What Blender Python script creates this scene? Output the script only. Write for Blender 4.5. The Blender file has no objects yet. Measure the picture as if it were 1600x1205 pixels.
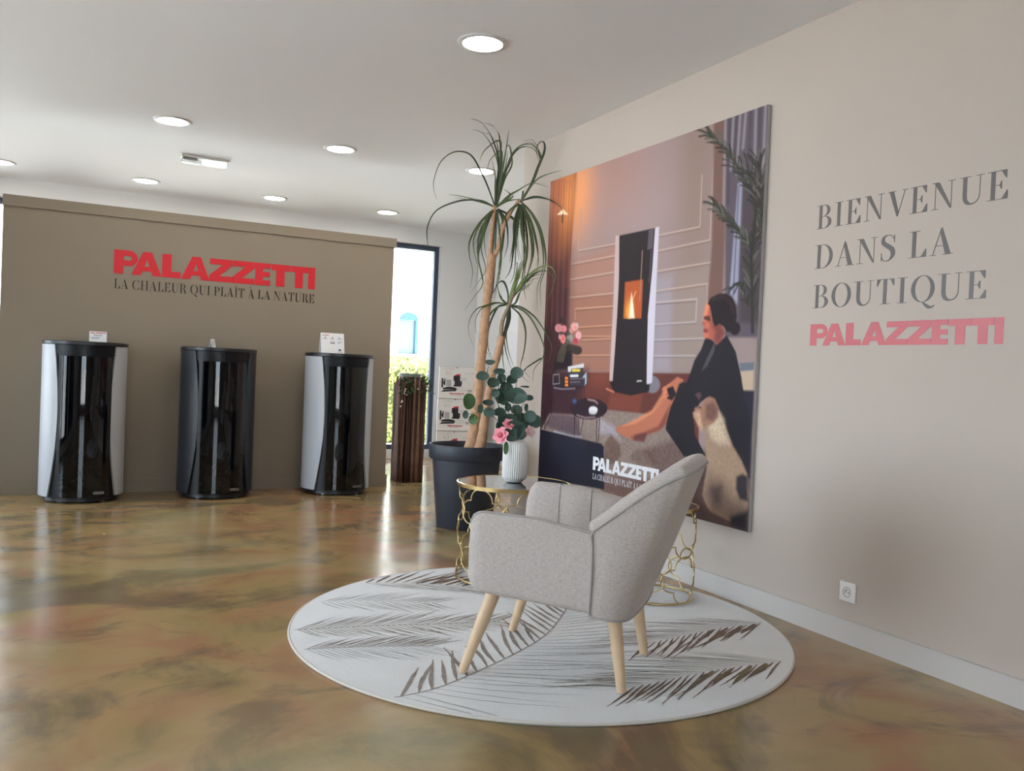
import bpy, bmesh, math, random
import numpy as np
from mathutils import Vector, Matrix

scene = bpy.context.scene
COL = scene.collection
PI = math.pi
rnd = random.Random(11)

# ------------------------------------------------------------------ camera
cam_data = bpy.data.cameras.new('camera')
cam = bpy.data.objects.new('camera', cam_data)
COL.objects.link(cam)
right = Vector((0.88686, -0.46010, 0.04235))
up = Vector((-0.02974, 0.03462, 0.99896))
fwd = Vector((0.46109, 0.88719, -0.01702))
m = Matrix((right, up, -fwd)).transposed().to_4x4()
m.translation = Vector((0, 0, 1.08))
cam.matrix_world = m
cam_data.sensor_fit = 'HORIZONTAL'
cam_data.sensor_width = 36.0
cam_data.lens = 36.0 * 1329.29 / 1600.0
cam_data.clip_start = 0.02
cam_data.clip_end = 300
scene.camera = cam

# ------------------------------------------------------------------ light
world = bpy.data.worlds.new('sky')
scene.world = world
world.use_nodes = True
bg = world.node_tree.nodes['Background']
bg.inputs[0].default_value = (0.75, 0.87, 1.0, 1)
bg.inputs[1].default_value = 6.2

sun_d = bpy.data.lights.new('sun', 'SUN')
sun_d.energy = 36.0
sun_d.angle = math.radians(0.6)
sun_d.color = (1.0, 0.98, 0.95)
sun = bpy.data.objects.new('sun', sun_d)
COL.objects.link(sun)
sun.rotation_euler = Vector((-0.72, 0.06, -1.0)).to_track_quat('-Z', 'Y').to_euler()

scene.view_settings.view_transform = 'Standard'
scene.view_settings.look = 'None'
scene.view_settings.gamma = 1.0
scene.view_settings.use_curve_mapping = False
scene.view_settings.exposure = 0.66
scene.cycles.max_bounces = 9
scene.cycles.diffuse_bounces = 6
scene.cycles.glossy_bounces = 5
scene.cycles.transparent_max_bounces = 12
scene.cycles.sample_clamp_indirect = 6.0
scene.cycles.caustics_reflective = False
scene.cycles.caustics_refractive = False


def portal(loc, rot, sx, sy):
    d = bpy.data.lights.new('window_portal', 'AREA')
    d.shape = 'RECTANGLE'
    d.size = sx
    d.size_y = sy
    d.cycles.is_portal = True
    o = bpy.data.objects.new('window_portal', d)
    COL.objects.link(o)
    o.location = loc
    o.rotation_euler = rot


# ------------------------------------------------------------------ helpers
def s2l(c):
    c = c / 255.0
    return c / 12.92 if c <= 0.04045 else ((c + 0.055) / 1.055) ** 2.4


def rgb(r, g, b):
    return (s2l(r), s2l(g), s2l(b), 1.0)


def mat(name, col, rough=0.5, metal=0.0, spec=0.5, noise=None, bump=None, coat=0.0, emit=None, sheen=0.0):
    """procedural principled material; noise=(scale, amount), bump=(scale, strength)"""
    mt = bpy.data.materials.new(name)
    mt.use_nodes = True
    nt = mt.node_tree
    b = nt.nodes['Principled BSDF']
    b.inputs['Base Color'].default_value = col
    b.inputs['Roughness'].default_value = rough
    b.inputs['Metallic'].default_value = metal
    b.inputs['Specular IOR Level'].default_value = spec
    b.inputs['Coat Weight'].default_value = coat
    b.inputs['Coat Roughness'].default_value = 0.04
    b.inputs['Sheen Weight'].default_value = sheen
    if emit:
        b.inputs['Emission Color'].default_value = emit[0]
        b.inputs['Emission Strength'].default_value = emit[1]
    tc = None
    if noise or bump:
        tc = nt.nodes.new('ShaderNodeTexCoord')
    if noise:
        n = nt.nodes.new('ShaderNodeTexNoise')
        n.inputs['Scale'].default_value = noise[0]
        n.inputs['Detail'].default_value = 5
        nt.links.new(tc.outputs['Object'], n.inputs['Vector'])
        mr = nt.nodes.new('ShaderNodeMapRange')
        mr.inputs[1].default_value = 0.25
        mr.inputs[2].default_value = 0.75
        mr.inputs[3].default_value = 1 - noise[1]
        mr.inputs[4].default_value = 1 + noise[1]
        nt.links.new(n.outputs['Fac'], mr.inputs[0])
        mx = nt.nodes.new('ShaderNodeMix')
        mx.data_type = 'RGBA'
        mx.blend_type = 'MULTIPLY'
        mx.inputs[0].default_value = 1.0
        mx.inputs[6].default_value = col
        nt.links.new(mr.outputs[0], mx.inputs[7])
        nt.links.new(mx.outputs[2], b.inputs['Base Color'])
    if bump:
        n = nt.nodes.new('ShaderNodeTexNoise')
        n.inputs['Scale'].default_value = bump[0]
        n.inputs['Detail'].default_value = 4
        nt.links.new(tc.outputs['Object'], n.inputs['Vector'])
        bp = nt.nodes.new('ShaderNodeBump')
        bp.inputs['Strength'].default_value = bump[1]
        bp.inputs['Distance'].default_value = 0.01
        nt.links.new(n.outputs['Fac'], bp.inputs['Height'])
        nt.links.new(bp.outputs['Normal'], b.inputs['Normal'])
    return mt


def ramp(nt, stops, interp='LINEAR'):
    r = nt.nodes.new('ShaderNodeValToRGB')
    r.color_ramp.interpolation = interp
    els = r.color_ramp.elements
    while len(els) < len(stops):
        els.new(0.5)
    for e, (p, c) in zip(els, stops):
        e.position = p
        e.color = c
    return r


class MB:
    """collects vertices and faces of ONE mesh"""

    def __init__(self):
        self.v = []
        self.f = []

    def add(self, vs, fs):
        o = len(self.v)
        self.v += [tuple(p) for p in vs]
        self.f += [tuple(i + o for i in q) for q in fs]
        return self

    def box(self, x0, y0, z0, x1, y1, z1):
        vs = [(x0, y0, z0), (x1, y0, z0), (x1, y1, z0), (x0, y1, z0), (x0, y0, z1), (x1, y0, z1), (x1, y1, z1), (x0, y1, z1)]
        return self.add(vs, [(0, 3, 2, 1), (4, 5, 6, 7), (0, 1, 5, 4), (1, 2, 6, 5), (2, 3, 7, 6), (3, 0, 4, 7)])

    def rbox(self, x0, y0, z0, x1, y1, z1, r=0.01, seg=3):
        bm = bmesh.new()
        bmesh.ops.create_cube(bm, size=1.0)
        for v in bm.verts:
            v.co = Vector(((x0 + x1) / 2 + v.co.x * (x1 - x0), (y0 + y1) / 2 + v.co.y * (y1 - y0), (z0 + z1) / 2 + v.co.z * (z1 - z0)))
        bmesh.ops.bevel(bm, geom=list(bm.edges), offset=r, segments=seg, affect='EDGES', profile=0.5)
        bm.verts.index_update()
        self.add([v.co[:] for v in bm.verts], [[v.index for v in f.verts] for f in bm.faces])
        bm.free()
        return self

    def tube(self, pts, rad, n=8, closed=False, caps=True):
        P = [Vector(p) for p in pts]
        k = len(P)
        if isinstance(rad, (int, float)):
            rad = [rad] * k
        T = []
        for i in range(k):
            if closed:
                a, b = P[i - 1], P[(i + 1) % k]
            else:
                a, b = P[max(i - 1, 0)], P[min(i + 1, k - 1)]
            t = b - a
            T.append(t.normalized() if t.length > 1e-9 else Vector((0, 0, 1)))
        ref = Vector((0, 0, 1)) if abs(T[0].z) < 0.9 else Vector((1, 0, 0))
        u = T[0].cross(ref).normalized()
        vs = []
        for i in range(k):
            u = (u - T[i] * u.dot(T[i]))
            u = u.normalized() if u.length > 1e-6 else T[i].orthogonal().normalized()
            w = T[i].cross(u)
            for j in range(n):
                a = 2 * PI * j / n
                vs.append(P[i] + (u * math.cos(a) + w * math.sin(a)) * rad[i])
        fs = []
        m_ = k if closed else k - 1
        for i in range(m_):
            for j in range(n):
                a = i * n + j
                b = i * n + (j + 1) % n
                c = ((i + 1) % k) * n
                fs.append((a, b, c + (j + 1) % n, c + j))
        if caps and not closed:
            fs.append(tuple(range(n - 1, -1, -1)))
            fs.append(tuple((k - 1) * n + j for j in range(n)))
        return self.add(vs, fs)

    def lathe(self, prof, n=32, c=(0, 0, 0), cap0=True, cap1=True, ripple=None):
        vs = []
        for r, z in prof:
            for j in range(n):
                a = 2 * PI * j / n
                rr = r
                if ripple:
                    rr = r + ripple(a, r, z)
                vs.append((c[0] + rr * math.cos(a), c[1] + rr * math.sin(a), c[2] + z))
        fs = []
        for i in range(len(prof) - 1):
            for j in range(n):
                fs.append((i * n + j, i * n + (j + 1) % n, (i + 1) * n + (j + 1) % n, (i + 1) * n + j))
        if cap0:
            fs.append(tuple(range(n - 1, -1, -1)))
        if cap1:
            fs.append(tuple((len(prof) - 1) * n + j for j in range(n)))
        return self.add(vs, fs)

    def grid(self, rows, closed_u=False, closed_v=False):
        """rows: list of equal-length point lists"""
        nr, nc = len(rows), len(rows[0])
        vs = [p for r in rows for p in r]
        fs = []
        for i in range(nr if closed_v else nr - 1):
            for j in range(nc if closed_u else nc - 1):
                i2, j2 = (i + 1) % nr, (j + 1) % nc
                fs.append((i * nc + j, i * nc + j2, i2 * nc + j2, i2 * nc + j))
        return self.add(vs, fs)

    def prism(self, poly, tf, d):
        """flat 2-d polygon mapped by tf(x, y, depth) and given thickness d"""
        n = len(poly)
        a = sum(poly[i][0] * poly[(i + 1) % n][1] - poly[(i + 1) % n][0] * poly[i][1] for i in range(n))
        if a < 0:
            poly = poly[::-1]
        vs = [tf(x, y, d) for x, y in poly] + [tf(x, y, 0) for x, y in poly]
        fs = [tuple(range(n))] + [(i, n + i, n + (i + 1) % n, (i + 1) % n) for i in range(n)]
        return self.add(vs, fs)

    def build(self, name, material, parent=None, smooth=False, loc=None, fix=True):
        me = bpy.data.meshes.new(name)
        me.from_pydata(self.v, [], self.f)
        if fix:
            bm = bmesh.new()
            bm.from_mesh(me)
            bmesh.ops.recalc_face_normals(bm, faces=bm.faces)
            bm.to_mesh(me)
            bm.free()
        if smooth:
            me.polygons.foreach_set('use_smooth', [True] * len(me.polygons))
            if smooth != 'all':
                try:
                    me.set_sharp_from_angle(angle=math.radians(smooth if smooth > 1 else 40))
                except Exception:
                    pass
        me.materials.append(material)
        o = bpy.data.objects.new(name, me)
        COL.objects.link(o)
        if parent is not None:
            o.parent = parent
        if loc is not None:
            o.location = loc
        return o


def tag(o, label, cat, group=None):
    o['label'] = label
    o['category'] = cat
    if group:
        o['group'] = group
    return o


def thing(name, loc, label, cat, group=None, rz=0.0):
    o = bpy.data.objects.new(name, None)
    o.empty_display_size = 0.1
    COL.objects.link(o)
    o.location = loc
    o.rotation_euler = (0, 0, rz)
    return tag(o, label, cat, group)


def struct(o):
    o['kind'] = 'structure'
    return o


def inst(me, name, parent, loc=(0, 0, 0), rot=(0, 0, 0), scale=(1, 1, 1)):
    o = bpy.data.objects.new(name, me)
    COL.objects.link(o)
    o.parent = parent
    o.location = loc
    o.rotation_euler = rot
    o.scale = scale
    return o


# ------------------------------------------------------------------ materials
M = {}
M['ceiling'] = mat('ceiling_paint', rgb(234, 235, 237), 0.8, noise=(0.6, 0.02))
M['cream'] = mat('cream_wall_paint', rgb(198, 186, 175), 0.75, noise=(0.8, 0.02), bump=(220, 0.03))
M['white_wall'] = mat('white_wall_paint', rgb(222, 223, 224), 0.8, noise=(0.8, 0.02))
M['taupe'] = mat('taupe_panel_paint', rgb(142, 129, 112), 0.7, noise=(0.9, 0.03))
M['skirting'] = mat('white_skirting', rgb(208, 203, 198), 0.5)
M['frame'] = mat('anthracite_frame', rgb(58, 70, 92), 0.45)
M['black_satin'] = mat('black_satin_steel', rgb(9, 10, 13), 0.38, spec=0.3)
M['black_plate'] = mat('black_top_plate', rgb(22, 22, 25), 0.35)
M['black_side'] = mat('anthracite_side', rgb(34, 36, 42), 0.42, noise=(300, 0.08))
M['black_glass'] = mat('black_door_glass', rgb(4, 4, 6), 0.03, spec=0.45)
M['white_steel'] = mat('white_lacquered_steel', rgb(176, 179, 184), 0.4)
M['silver'] = mat('brushed_silver', rgb(170, 170, 172), 0.35, metal=1.0)
M['red'] = mat('red_vinyl', rgb(208, 28, 42), 0.5)
M['glare_red'] = mat('red_vinyl_glare_tint', rgb(208, 108, 114), 0.4)  # same red vinyl, paled to pink: window glare is put into the colour
M['ink'] = mat('dark_brown_vinyl', rgb(44, 34, 27), 0.5)
M['greyvinyl'] = mat('grey_vinyl', rgb(104, 98, 96), 0.35)
M['white_print'] = mat('white_print', rgb(238, 238, 242), 0.5)
M['card'] = mat('white_card', rgb(238, 238, 238), 0.6)
M['print_grey'] = mat('grey_print', rgb(150, 150, 152), 0.7)
M['print_black'] = mat('black_print', rgb(34, 33, 38), 0.6)
M['print_red'] = mat('red_print', rgb(190, 34, 52), 0.6)
M['carton'] = mat('white_carton', rgb(224, 222, 220), 0.65, noise=(8, 0.03))
M['carton_print'] = mat('pale_grey_print', rgb(172, 172, 172), 0.7)
M['pot'] = mat('anthracite_plastic', rgb(46, 50, 60), 0.5, bump=(160, 0.02))
M['soil'] = mat('dark_soil', rgb(42, 34, 28), 0.95, noise=(60, 0.4), bump=(60, 0.8))
M['bark'] = mat('tan_bark', rgb(190, 152, 120), 0.8, noise=(28, 0.22), bump=(45, 0.5))
M['stem_grey'] = mat('grey_tan_stem', rgb(146, 126, 106), 0.8, noise=(40, 0.2), bump=(60, 0.4))
M['leaf'] = mat('palm_leaf_green', rgb(74, 92, 52), 0.45, noise=(6, 0.3))
M['leaf_dark'] = mat('palm_leaf_dark_green', rgb(50, 66, 50), 0.45, noise=(6, 0.3))
M['leaf_young'] = mat('palm_leaf_light_green', rgb(116, 134, 74), 0.45, noise=(6, 0.2))
M['euca'] = mat('eucalyptus_leaf', rgb(52, 76, 64), 0.55, noise=(20, 0.25))
M['euca2'] = mat('fresh_green_leaf', rgb(62, 96, 48), 0.5, noise=(20, 0.25))
M['twig_stem'] = mat('dull_green_stem', rgb(88, 92, 66), 0.6)
M['petal'] = mat('pink_petal', rgb(238, 150, 160), 0.6, noise=(40, 0.12))
M['petal_deep'] = mat('deep_pink_petal', rgb(214, 96, 116), 0.6, noise=(40, 0.12))
M['petal_pale'] = mat('pale_pink_petal', rgb(226, 190, 190), 0.6, noise=(40, 0.12))
M['vase'] = mat('white_ceramic', rgb(232, 230, 226), 0.3)
M['gold'] = mat('brushed_gold', rgb(206, 182, 130), 0.28, metal=1.0)
M['socket'] = mat('white_socket_plastic', rgb(238, 236, 232), 0.3)
M['socket_dark'] = mat('socket_hole', rgb(30, 30, 30), 0.6)
M['lamp_trim'] = mat('white_lamp_trim', rgb(200, 200, 198), 0.4)
M['lamp'] = mat('lit_diffuser', rgb(255, 255, 255), 0.5, emit=((1.0, 0.94, 0.85, 1), 42.0))
M['fixture'] = mat('white_fixture_plastic', rgb(222, 220, 214), 0.35)
M['fixture_lit'] = mat('emergency_diffuser', rgb(245, 248, 250), 0.3, emit=((0.9, 0.97, 1.0, 1), 1.6))
M['wood'] = mat('pale_beech', rgb(206, 176, 142), 0.45, noise=(14, 0.10))
M['zinc'] = mat('zinc_bowl', rgb(132, 136, 140), 0.5, noise=(18, 0.15))
M['core'] = mat('dark_inner_planter', rgb(26, 20, 18), 0.9)
M['berry'] = mat('white_berry', rgb(226, 218, 210), 0.5)
M['alu'] = mat('aluminium_edge', rgb(176, 176, 178), 0.4, metal=0.6)
M['seam'] = mat('grey_fabric_piping', rgb(166, 159, 154), 0.9)
M['rug_rim'] = mat('rug_binding', rgb(206, 198, 188), 0.95)
M['out_white'] = mat('white_rendered_facade', rgb(236, 234, 228), 0.9, noise=(0.7, 0.03))
M['out_blue'] = mat('blue_grey_shutter', rgb(38, 76, 92), 0.6)
M['out_grey'] = mat('grey_downpipe', rgb(96, 96, 98), 0.5)
M['out_pane'] = mat('far_window_pane', rgb(90, 104, 110), 0.2)
M['out_ground'] = mat('pale_paving', rgb(190, 188, 184), 0.9, noise=(1.5, 0.1))
M['out_street'] = mat('grey_street_paving', rgb(160, 160, 160), 0.9, noise=(1.2, 0.1))
M['hedge'] = mat('hedge_leaf', rgb(128, 138, 62), 0.6, noise=(5, 0.3))
M['hedge_core'] = mat('hedge_core', rgb(70, 78, 40), 0.9, noise=(9, 0.4))
M['ivy'] = mat('ivy_leaf', rgb(58, 84, 42), 0.5, noise=(30, 0.3))
M['stick'] = [mat('brown_stick_%s' % n, rgb(*c), 0.75, noise=(9, 0.3), bump=(80, 0.3)) for n, c in
              (('dark', (76, 54, 44)), ('mid', (104, 74, 60)), ('light', (132, 102, 82)))]


def floor_mat():
    mt = bpy.data.materials.new('stained_polished_concrete')
    mt.use_nodes = True
    nt = mt.node_tree
    b = nt.nodes['Principled BSDF']
    N = nt.nodes.new
    Lk = nt.links.new
    tc = N('ShaderNodeTexCoord')
    mp = N('ShaderNodeMapping')
    mp.inputs['Rotation'].default_value = (0, 0, 0.5)
    mp.inputs['Scale'].default_value = (1.0, 1.35, 1.0)
    Lk(tc.outputs['Object'], mp.inputs['Vector'])

    def noise(scale, detail, dist, rough, off):
        v = N('ShaderNodeVectorMath')
        v.operation = 'ADD'
        v.inputs[1].default_value = off
        Lk(mp.outputs[0], v.inputs[0])
        n = N('ShaderNodeTexNoise')
        n.inputs['Scale'].default_value = scale
        n.inputs['Detail'].default_value = detail
        n.inputs['Roughness'].default_value = rough
        n.inputs['Distortion'].default_value = dist
        Lk(v.outputs[0], n.inputs['Vector'])
        return n

    def mix(fac, a, c):
        x = N('ShaderNodeMix')
        x.data_type = 'RGBA'
        Lk(fac, x.inputs[0])
        Lk(a, x.inputs[6])
        if isinstance(c, tuple):
            x.inputs[7].default_value = c
        else:
            Lk(c, x.inputs[7])
        return x.outputs[2]
    n1 = noise(0.85, 6, 1.6, 0.52, (3.1, 1.7, 0))
    r1 = ramp(nt, [(0.28, rgb(118, 102, 72)), (0.42, rgb(156, 132, 86)), (0.52, rgb(166, 136, 92)), (0.62, rgb(160, 122, 84)), (0.75, rgb(142, 106, 84))])
    Lk(n1.outputs['Fac'], r1.inputs[0])
    n2 = noise(0.8, 5, 2.2, 0.5, (9.4, 4.2, 0))
    r2 = ramp(nt, [(0.50, (0, 0, 0, 1)), (0.66, (0.8, 0.8, 0.8, 1))])
    Lk(n2.outputs['Fac'], r2.inputs[0])
    c = mix(r2.outputs[0], r1.outputs[0], rgb(164, 116, 84))
    n3 = noise(0.75, 10, 1.9, 0.62, (1.2, 7.7, 0))
    r3 = ramp(nt, [(0.50, (0, 0, 0, 1)), (0.60, (0.65, 0.65, 0.65, 1)), (0.8, (0.85, 0.85, 0.85, 1))])
    Lk(n3.outputs['Fac'], r3.inputs[0])
    c = mix(r3.outputs[0], c, rgb(98, 88, 70))
    n4 = noise(2.6, 10, 1.0, 0.7, (4.4, 2.7, 0))
    r4 = ramp(nt, [(0.56, (0, 0, 0, 1)), (0.72, (0.7, 0.7, 0.7, 1))])
    Lk(n4.outputs['Fac'], r4.inputs[0])
    c = mix(r4.outputs[0], c, rgb(104, 90, 74))
    n5 = noise(0.5, 4, 0.8, 0.5, (14.4, 6.7, 0))
    r5 = ramp(nt, [(0.52, (0, 0, 0, 1)), (0.72, (0.55, 0.55, 0.55, 1))])
    Lk(n5.outputs['Fac'], r5.inputs[0])
    c = mix(r5.outputs[0], c, rgb(184, 174, 132))
    Lk(c, b.inputs['Base Color'])
    b.inputs['Roughness'].default_value = 0.16
    b.inputs['Specular IOR Level'].default_value = 0.5
    n6 = noise(3.0, 5, 0.5, 0.6, (0, 0, 0))
    r6 = ramp(nt, [(0.3, (0.14, 0.14, 0.14, 1)), (0.75, (0.28, 0.28, 0.28, 1))])
    Lk(n6.outputs['Fac'], r6.inputs[0])
    Lk(r6.outputs[0], b.inputs['Roughness'])
    return mt


def linen_mat():
    mt = bpy.data.materials.new('greige_linen')
    mt.use_nodes = True
    nt = mt.node_tree
    b = nt.nodes['Principled BSDF']
    b.inputs['Roughness'].default_value = 0.95
    b.inputs['Specular IOR Level'].default_value = 0.15
    b.inputs['Sheen Weight'].default_value = 0.15
    tc = nt.nodes.new('ShaderNodeTexCoord')
    fac = []
    for sc_ in ((60, 60, 800), (800, 800, 60)):
        mp = nt.nodes.new('ShaderNodeMapping')
        mp.inputs['Scale'].default_value = sc_
        nt.links.new(tc.outputs['Object'], mp.inputs['Vector'])
        n = nt.nodes.new('ShaderNodeTexNoise')
        n.inputs['Scale'].default_value = 1.0
        n.inputs['Detail'].default_value = 3
        nt.links.new(mp.outputs[0], n.inputs['Vector'])
        fac.append(n.outputs['Fac'])
    ad = nt.nodes.new('ShaderNodeMath')
    ad.operation = 'ADD'
    nt.links.new(fac[0], ad.inputs[0])
    nt.links.new(fac[1], ad.inputs[1])
    hf = nt.nodes.new('ShaderNodeMath')
    hf.operation = 'MULTIPLY'
    hf.inputs[1].default_value = 0.5
    nt.links.new(ad.outputs[0], hf.inputs[0])
    r = ramp(nt, [(0.36, rgb(164, 155, 149)), (0.5, rgb(186, 176, 169)), (0.64, rgb(204, 195, 188))])
    nt.links.new(hf.outputs[0], r.inputs[0])
    nt.links.new(r.outputs[0], b.inputs['Base Color'])
    bp = nt.nodes.new('ShaderNodeBump')
    bp.inputs['Strength'].default_value = 0.25
    bp.inputs['Distance'].default_value = 0.004
    nt.links.new(hf.outputs[0], bp.inputs['Height'])
    nt.links.new(bp.outputs['Normal'], b.inputs['Normal'])
    return mt


def pane_mat(name, tint, gloss=0.07):
    mt = bpy.data.materials.new(name)
    mt.use_nodes = True
    nt = mt.node_tree
    nt.nodes.clear()
    o = nt.nodes.new('ShaderNodeOutputMaterial')
    t = nt.nodes.new('ShaderNodeBsdfTransparent')
    t.inputs[0].default_value = tint
    g = nt.nodes.new('ShaderNodeBsdfGlossy')
    g.inputs['Roughness'].default_value = 0.01
    fr = nt.nodes.new('ShaderNodeFresnel')
    fr.inputs['IOR'].default_value = 1.5
    ad = nt.nodes.new('ShaderNodeMath')
    ad.operation = 'ADD'
    ad.inputs[1].default_value = gloss
    ad.use_clamp = True
    mx = nt.nodes.new('ShaderNodeMixShader')
    nt.links.new(fr.outputs[0], ad.inputs[0])
    nt.links.new(ad.outputs[0], mx.inputs[0])
    nt.links.new(t.outputs[0], mx.inputs[1])
    nt.links.new(g.outputs[0], mx.inputs[2])
    nt.links.new(mx.outputs[0], o.inputs[0])
    return mt


def rug_mat():
    mt = mat('light_grey_pile', rgb(216, 213, 210), 0.97, spec=0.1, bump=(240, 0.35), noise=(3.5, 0.07), sheen=0.6)
    return mt


M['floor'] = floor_mat()
M['linen'] = linen_mat()
M['pane'] = pane_mat('window_glass', (0.97, 0.98, 0.98, 1), 0.0)
M['smoked'] = pane_mat('mirrored_table_glass', (0.42, 0.44, 0.44, 1), 0.42)
M['clear'] = pane_mat('clear_plastic', (0.92, 0.93, 0.93, 1), 0.03)
M['rug'] = rug_mat()
for k_, c_ in (('rug_brown', (124, 107, 97)), ('rug_olive', (128, 118, 90)), ('rug_taupe', (148, 139, 132)), ('rug_grey', (158, 156, 158)), ('rug_gold', (134, 122, 96))):
    M[k_] = mat(k_ + '_yarn', rgb(*c_), 0.95, spec=0.1, noise=(30, 0.2))

# ------------------------------------------------------------------ room
XW = 2.923          # right wall
YB = 9.424          # back wall
ZC = 2.713          # ceiling
XL, YR = -2.6, -3.2  # left and rear walls
XS = 4.37           # side wall of the recess behind the right wall
YE = 5.569          # end of the right wall

floor = struct(MB().box(XL - .25, YR - .25, -0.2, XS + .2, YB + .25, 0).build('floor', M['floor']))
struct(MB().box(XL - .25, YR - .25, ZC, XS + .2, YB + .25, ZC + 0.35).build('ceiling', M['ceiling']))
struct(MB().box(XW, YR, 0, XS, YE, ZC).build('wall_right', M['cream']))
struct(MB().box(XS, YE, 0, XS + .2, YB + .25, ZC).build('wall_recess', M['white_wall']))
WR = (-1.7, 0.4, 0.12, 2.5)   # shop window behind the camera
struct(MB().box(XL - .25, YR - .25, 0, WR[0], YR, ZC).box(WR[1], YR - .25, 0, XS, YR, ZC).box(WR[0], YR - .25, WR[3], WR[1], YR, ZC).box(WR[0], YR - .25, 0, WR[1], YR, WR[2]).build('wall_rear', M['white_wall']))
struct(MB().box(XW - .014, YR, 0, XW, YE, 0.098).box(XW - .016, YR, 0.094, XW, YE, 0.099).build('baseboard_right', M['skirting']))
struct(MB().box(XS - .014, YE, 0, XS, YB, 0.098).build('baseboard_recess', M['skirting']))

# back wall with two floor-length windows (x0, x1, z0, z1)
WB = [(-2.35, -0.30, 0.10, 2.525), (0.05, 2.27, 0.10, 2.525), (2.62, 3.885, 0.10, 2.525)]
b = MB()
xs = [XL - .25] + [v for w in WB for v in w[:2]] + [XS]
for i_ in range(0, len(xs), 2):
    b.box(xs[i_], YB, 0, xs[i_ + 1], YB + .25, ZC)
for x0, x1, z0, z1 in WB:
    b.box(x0, YB, z1, x1, YB + .25, ZC).box(x0, YB, 0, x1, YB + .25, z0)
struct(b.build('wall_back', M['white_wall']))
# left wall with three tall shop windows
WL = [(1.7, 3.6, 0.12, 2.5), (3.9, 6.1, 0.12, 2.5), (7.1, 9.1, 0.12, 2.5)]
b = MB()
ys = [YR] + [v for w in WL for v in w[:2]] + [YB]
for i_ in range(0, len(ys), 2):
    b.box(XL - .25, ys[i_], 0, XL, ys[i_ + 1], ZC)
for y0, y1, z0, z1 in WL:
    b.box(XL - .25, y0, z1, XL, y1, ZC).box(XL - .25, y0, 0, XL, y1, z0)
struct(b.build('wall_left', M['white_wall']))


def window(name, x0, x1, z0, z1, axis, at, split=1, fw=0.055):
    root = bpy.data.objects.new(name, None)
    COL.objects.link(root)
    struct(root)
    d0, d1 = (at + .09, at + .15) if axis == 'x' else (at - .15, at - .09)

    def bb(b_, a0, a1, c0, c1, e0=d0, e1=d1):
        if axis == 'x':
            b_.box(a0, e0, c0, a1, e1, c1)
        else:
            b_.box(e0, a0, c0, e1, a1, c1)
        return b_
    f = MB()
    bb(f, x0, x1, z1 - fw, z1)
    bb(f, x0, x1, z0, z0 + fw)
    bb(f, x0, x0 + fw, z0 + fw, z1 - fw)
    bb(f, x1 - fw, x1, z0 + fw, z1 - fw)
    for k in range(1, split):
        xm = x0 + (x1 - x0) * k / split
        bb(f, xm - fw / 2, xm + fw / 2, z0 + fw, z1 - fw)
    f.build('window_frame', M['frame'], root)
    for k in range(split):
        a0 = x0 + (x1 - x0) * k / split + fw * .6
        a1 = x0 + (x1 - x0) * (k + 1) / split - fw * .6
        mid = (d0 + d1) / 2
        bb(MB(), a0, a1, z0 + fw * .6, z1 - fw * .6, mid - .004, mid + .004).build('pane', M['pane'], root)
    return root


for i_, w in enumerate(WB):
    window('window_%d' % (i_ + 1), w[0], w[1], w[2], w[3], 'x', YB, 2 if i_ < 2 else 1)
    portal(((w[0] + w[1]) / 2, YB + .24, (w[2] + w[3]) / 2), (PI / 2, 0, PI), w[1] - w[0], w[3] - w[2])
for i_, w in enumerate(WL):
    window('window_%d' % (i_ + 4), w[0], w[1], w[2], w[3], 'y', XL, 2)
    portal((XL - .24, (w[0] + w[1]) / 2, (w[2] + w[3]) / 2), (PI / 2, 0, -PI / 2), w[1] - w[0], w[3] - w[2])

window('window_%d' % 7, WR[0], WR[1], WR[2], WR[3], 'x', YR - .24, 2)
portal(((WR[0] + WR[1]) / 2, YR - .24, (WR[2] + WR[3]) / 2), (PI / 2, 0, 0), WR[1] - WR[0], WR[3] - WR[2])

# taupe display partition
YP = 7.307
PX0, PX1, PH = -0.472, 2.548, 2.222
pw = struct(MB().box(PX0, YP, 0, PX1, YP + .10, PH - .08).build('wall_partition', M['taupe']))
MB().box(PX0 - .004, YP - .016, PH - .08, PX1 + .018, YP + .118, PH).build('cap_board', M['taupe'], pw)
MB().box(PX0, YP - .013, 0, PX1 + .012, YP, 0.094).box(PX0, YP - .016, 0.094, PX1 + .014, YP, 0.101).build('skirting', M['taupe'], pw)

# ------------------------------------------------------------------ outdoors
struct(MB().box(XL - .25, -60, -0.5, 60, 60, -0.22).build('ground', M['out_ground']))
struct(MB().box(-60, -60, -0.5, XL - .25, 60, -0.22).build('ground_street', M['out_street']))
fac = thing('house_facade', (7.4, 20, -.22), 'white sunlit house front with a blue arched window seen through the right-hand glass', 'house')
b = MB()
wx0, wx1, wz0, wz1 = -.22, .27, 1.62, 2.45
b.box(-9, 0, 0, wx0, .3, 9).box(wx1, 0, 0, 9, .3, 9).box(wx0, 0, wz1 + .22, wx1, .3, 9).box(wx0, 0, 0, wx1, .3, wz0)
b.build('wall', M['out_white'], fac)
fw_ = MB()
pts = [(wx0, wz1)] + [(.025 - .245 * math.cos(a * PI / 10), wz1 + .20 * math.sin(a * PI / 10)) for a in range(1, 10)] + [(wx1, wz1)]
fw_.prism(pts, lambda x, y, d: (x, .02 - d, y), .04)
arch = fw_.build('arched_head', M['out_blue'], fac)
MB().box(wx0, .04, wz0, wx1, .10, wz1).build('far_window', M['out_pane'], fac)
MB().box(wx1 - .07, -.03, wz0, wx1, .05, wz1).build('shutter', M['out_blue'], fac)
MB().box(wx0 - .05, -.06, wz0 - .06, wx1 + .05, .05, wz0).build('sill', M['out_grey'], fac)
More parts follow.
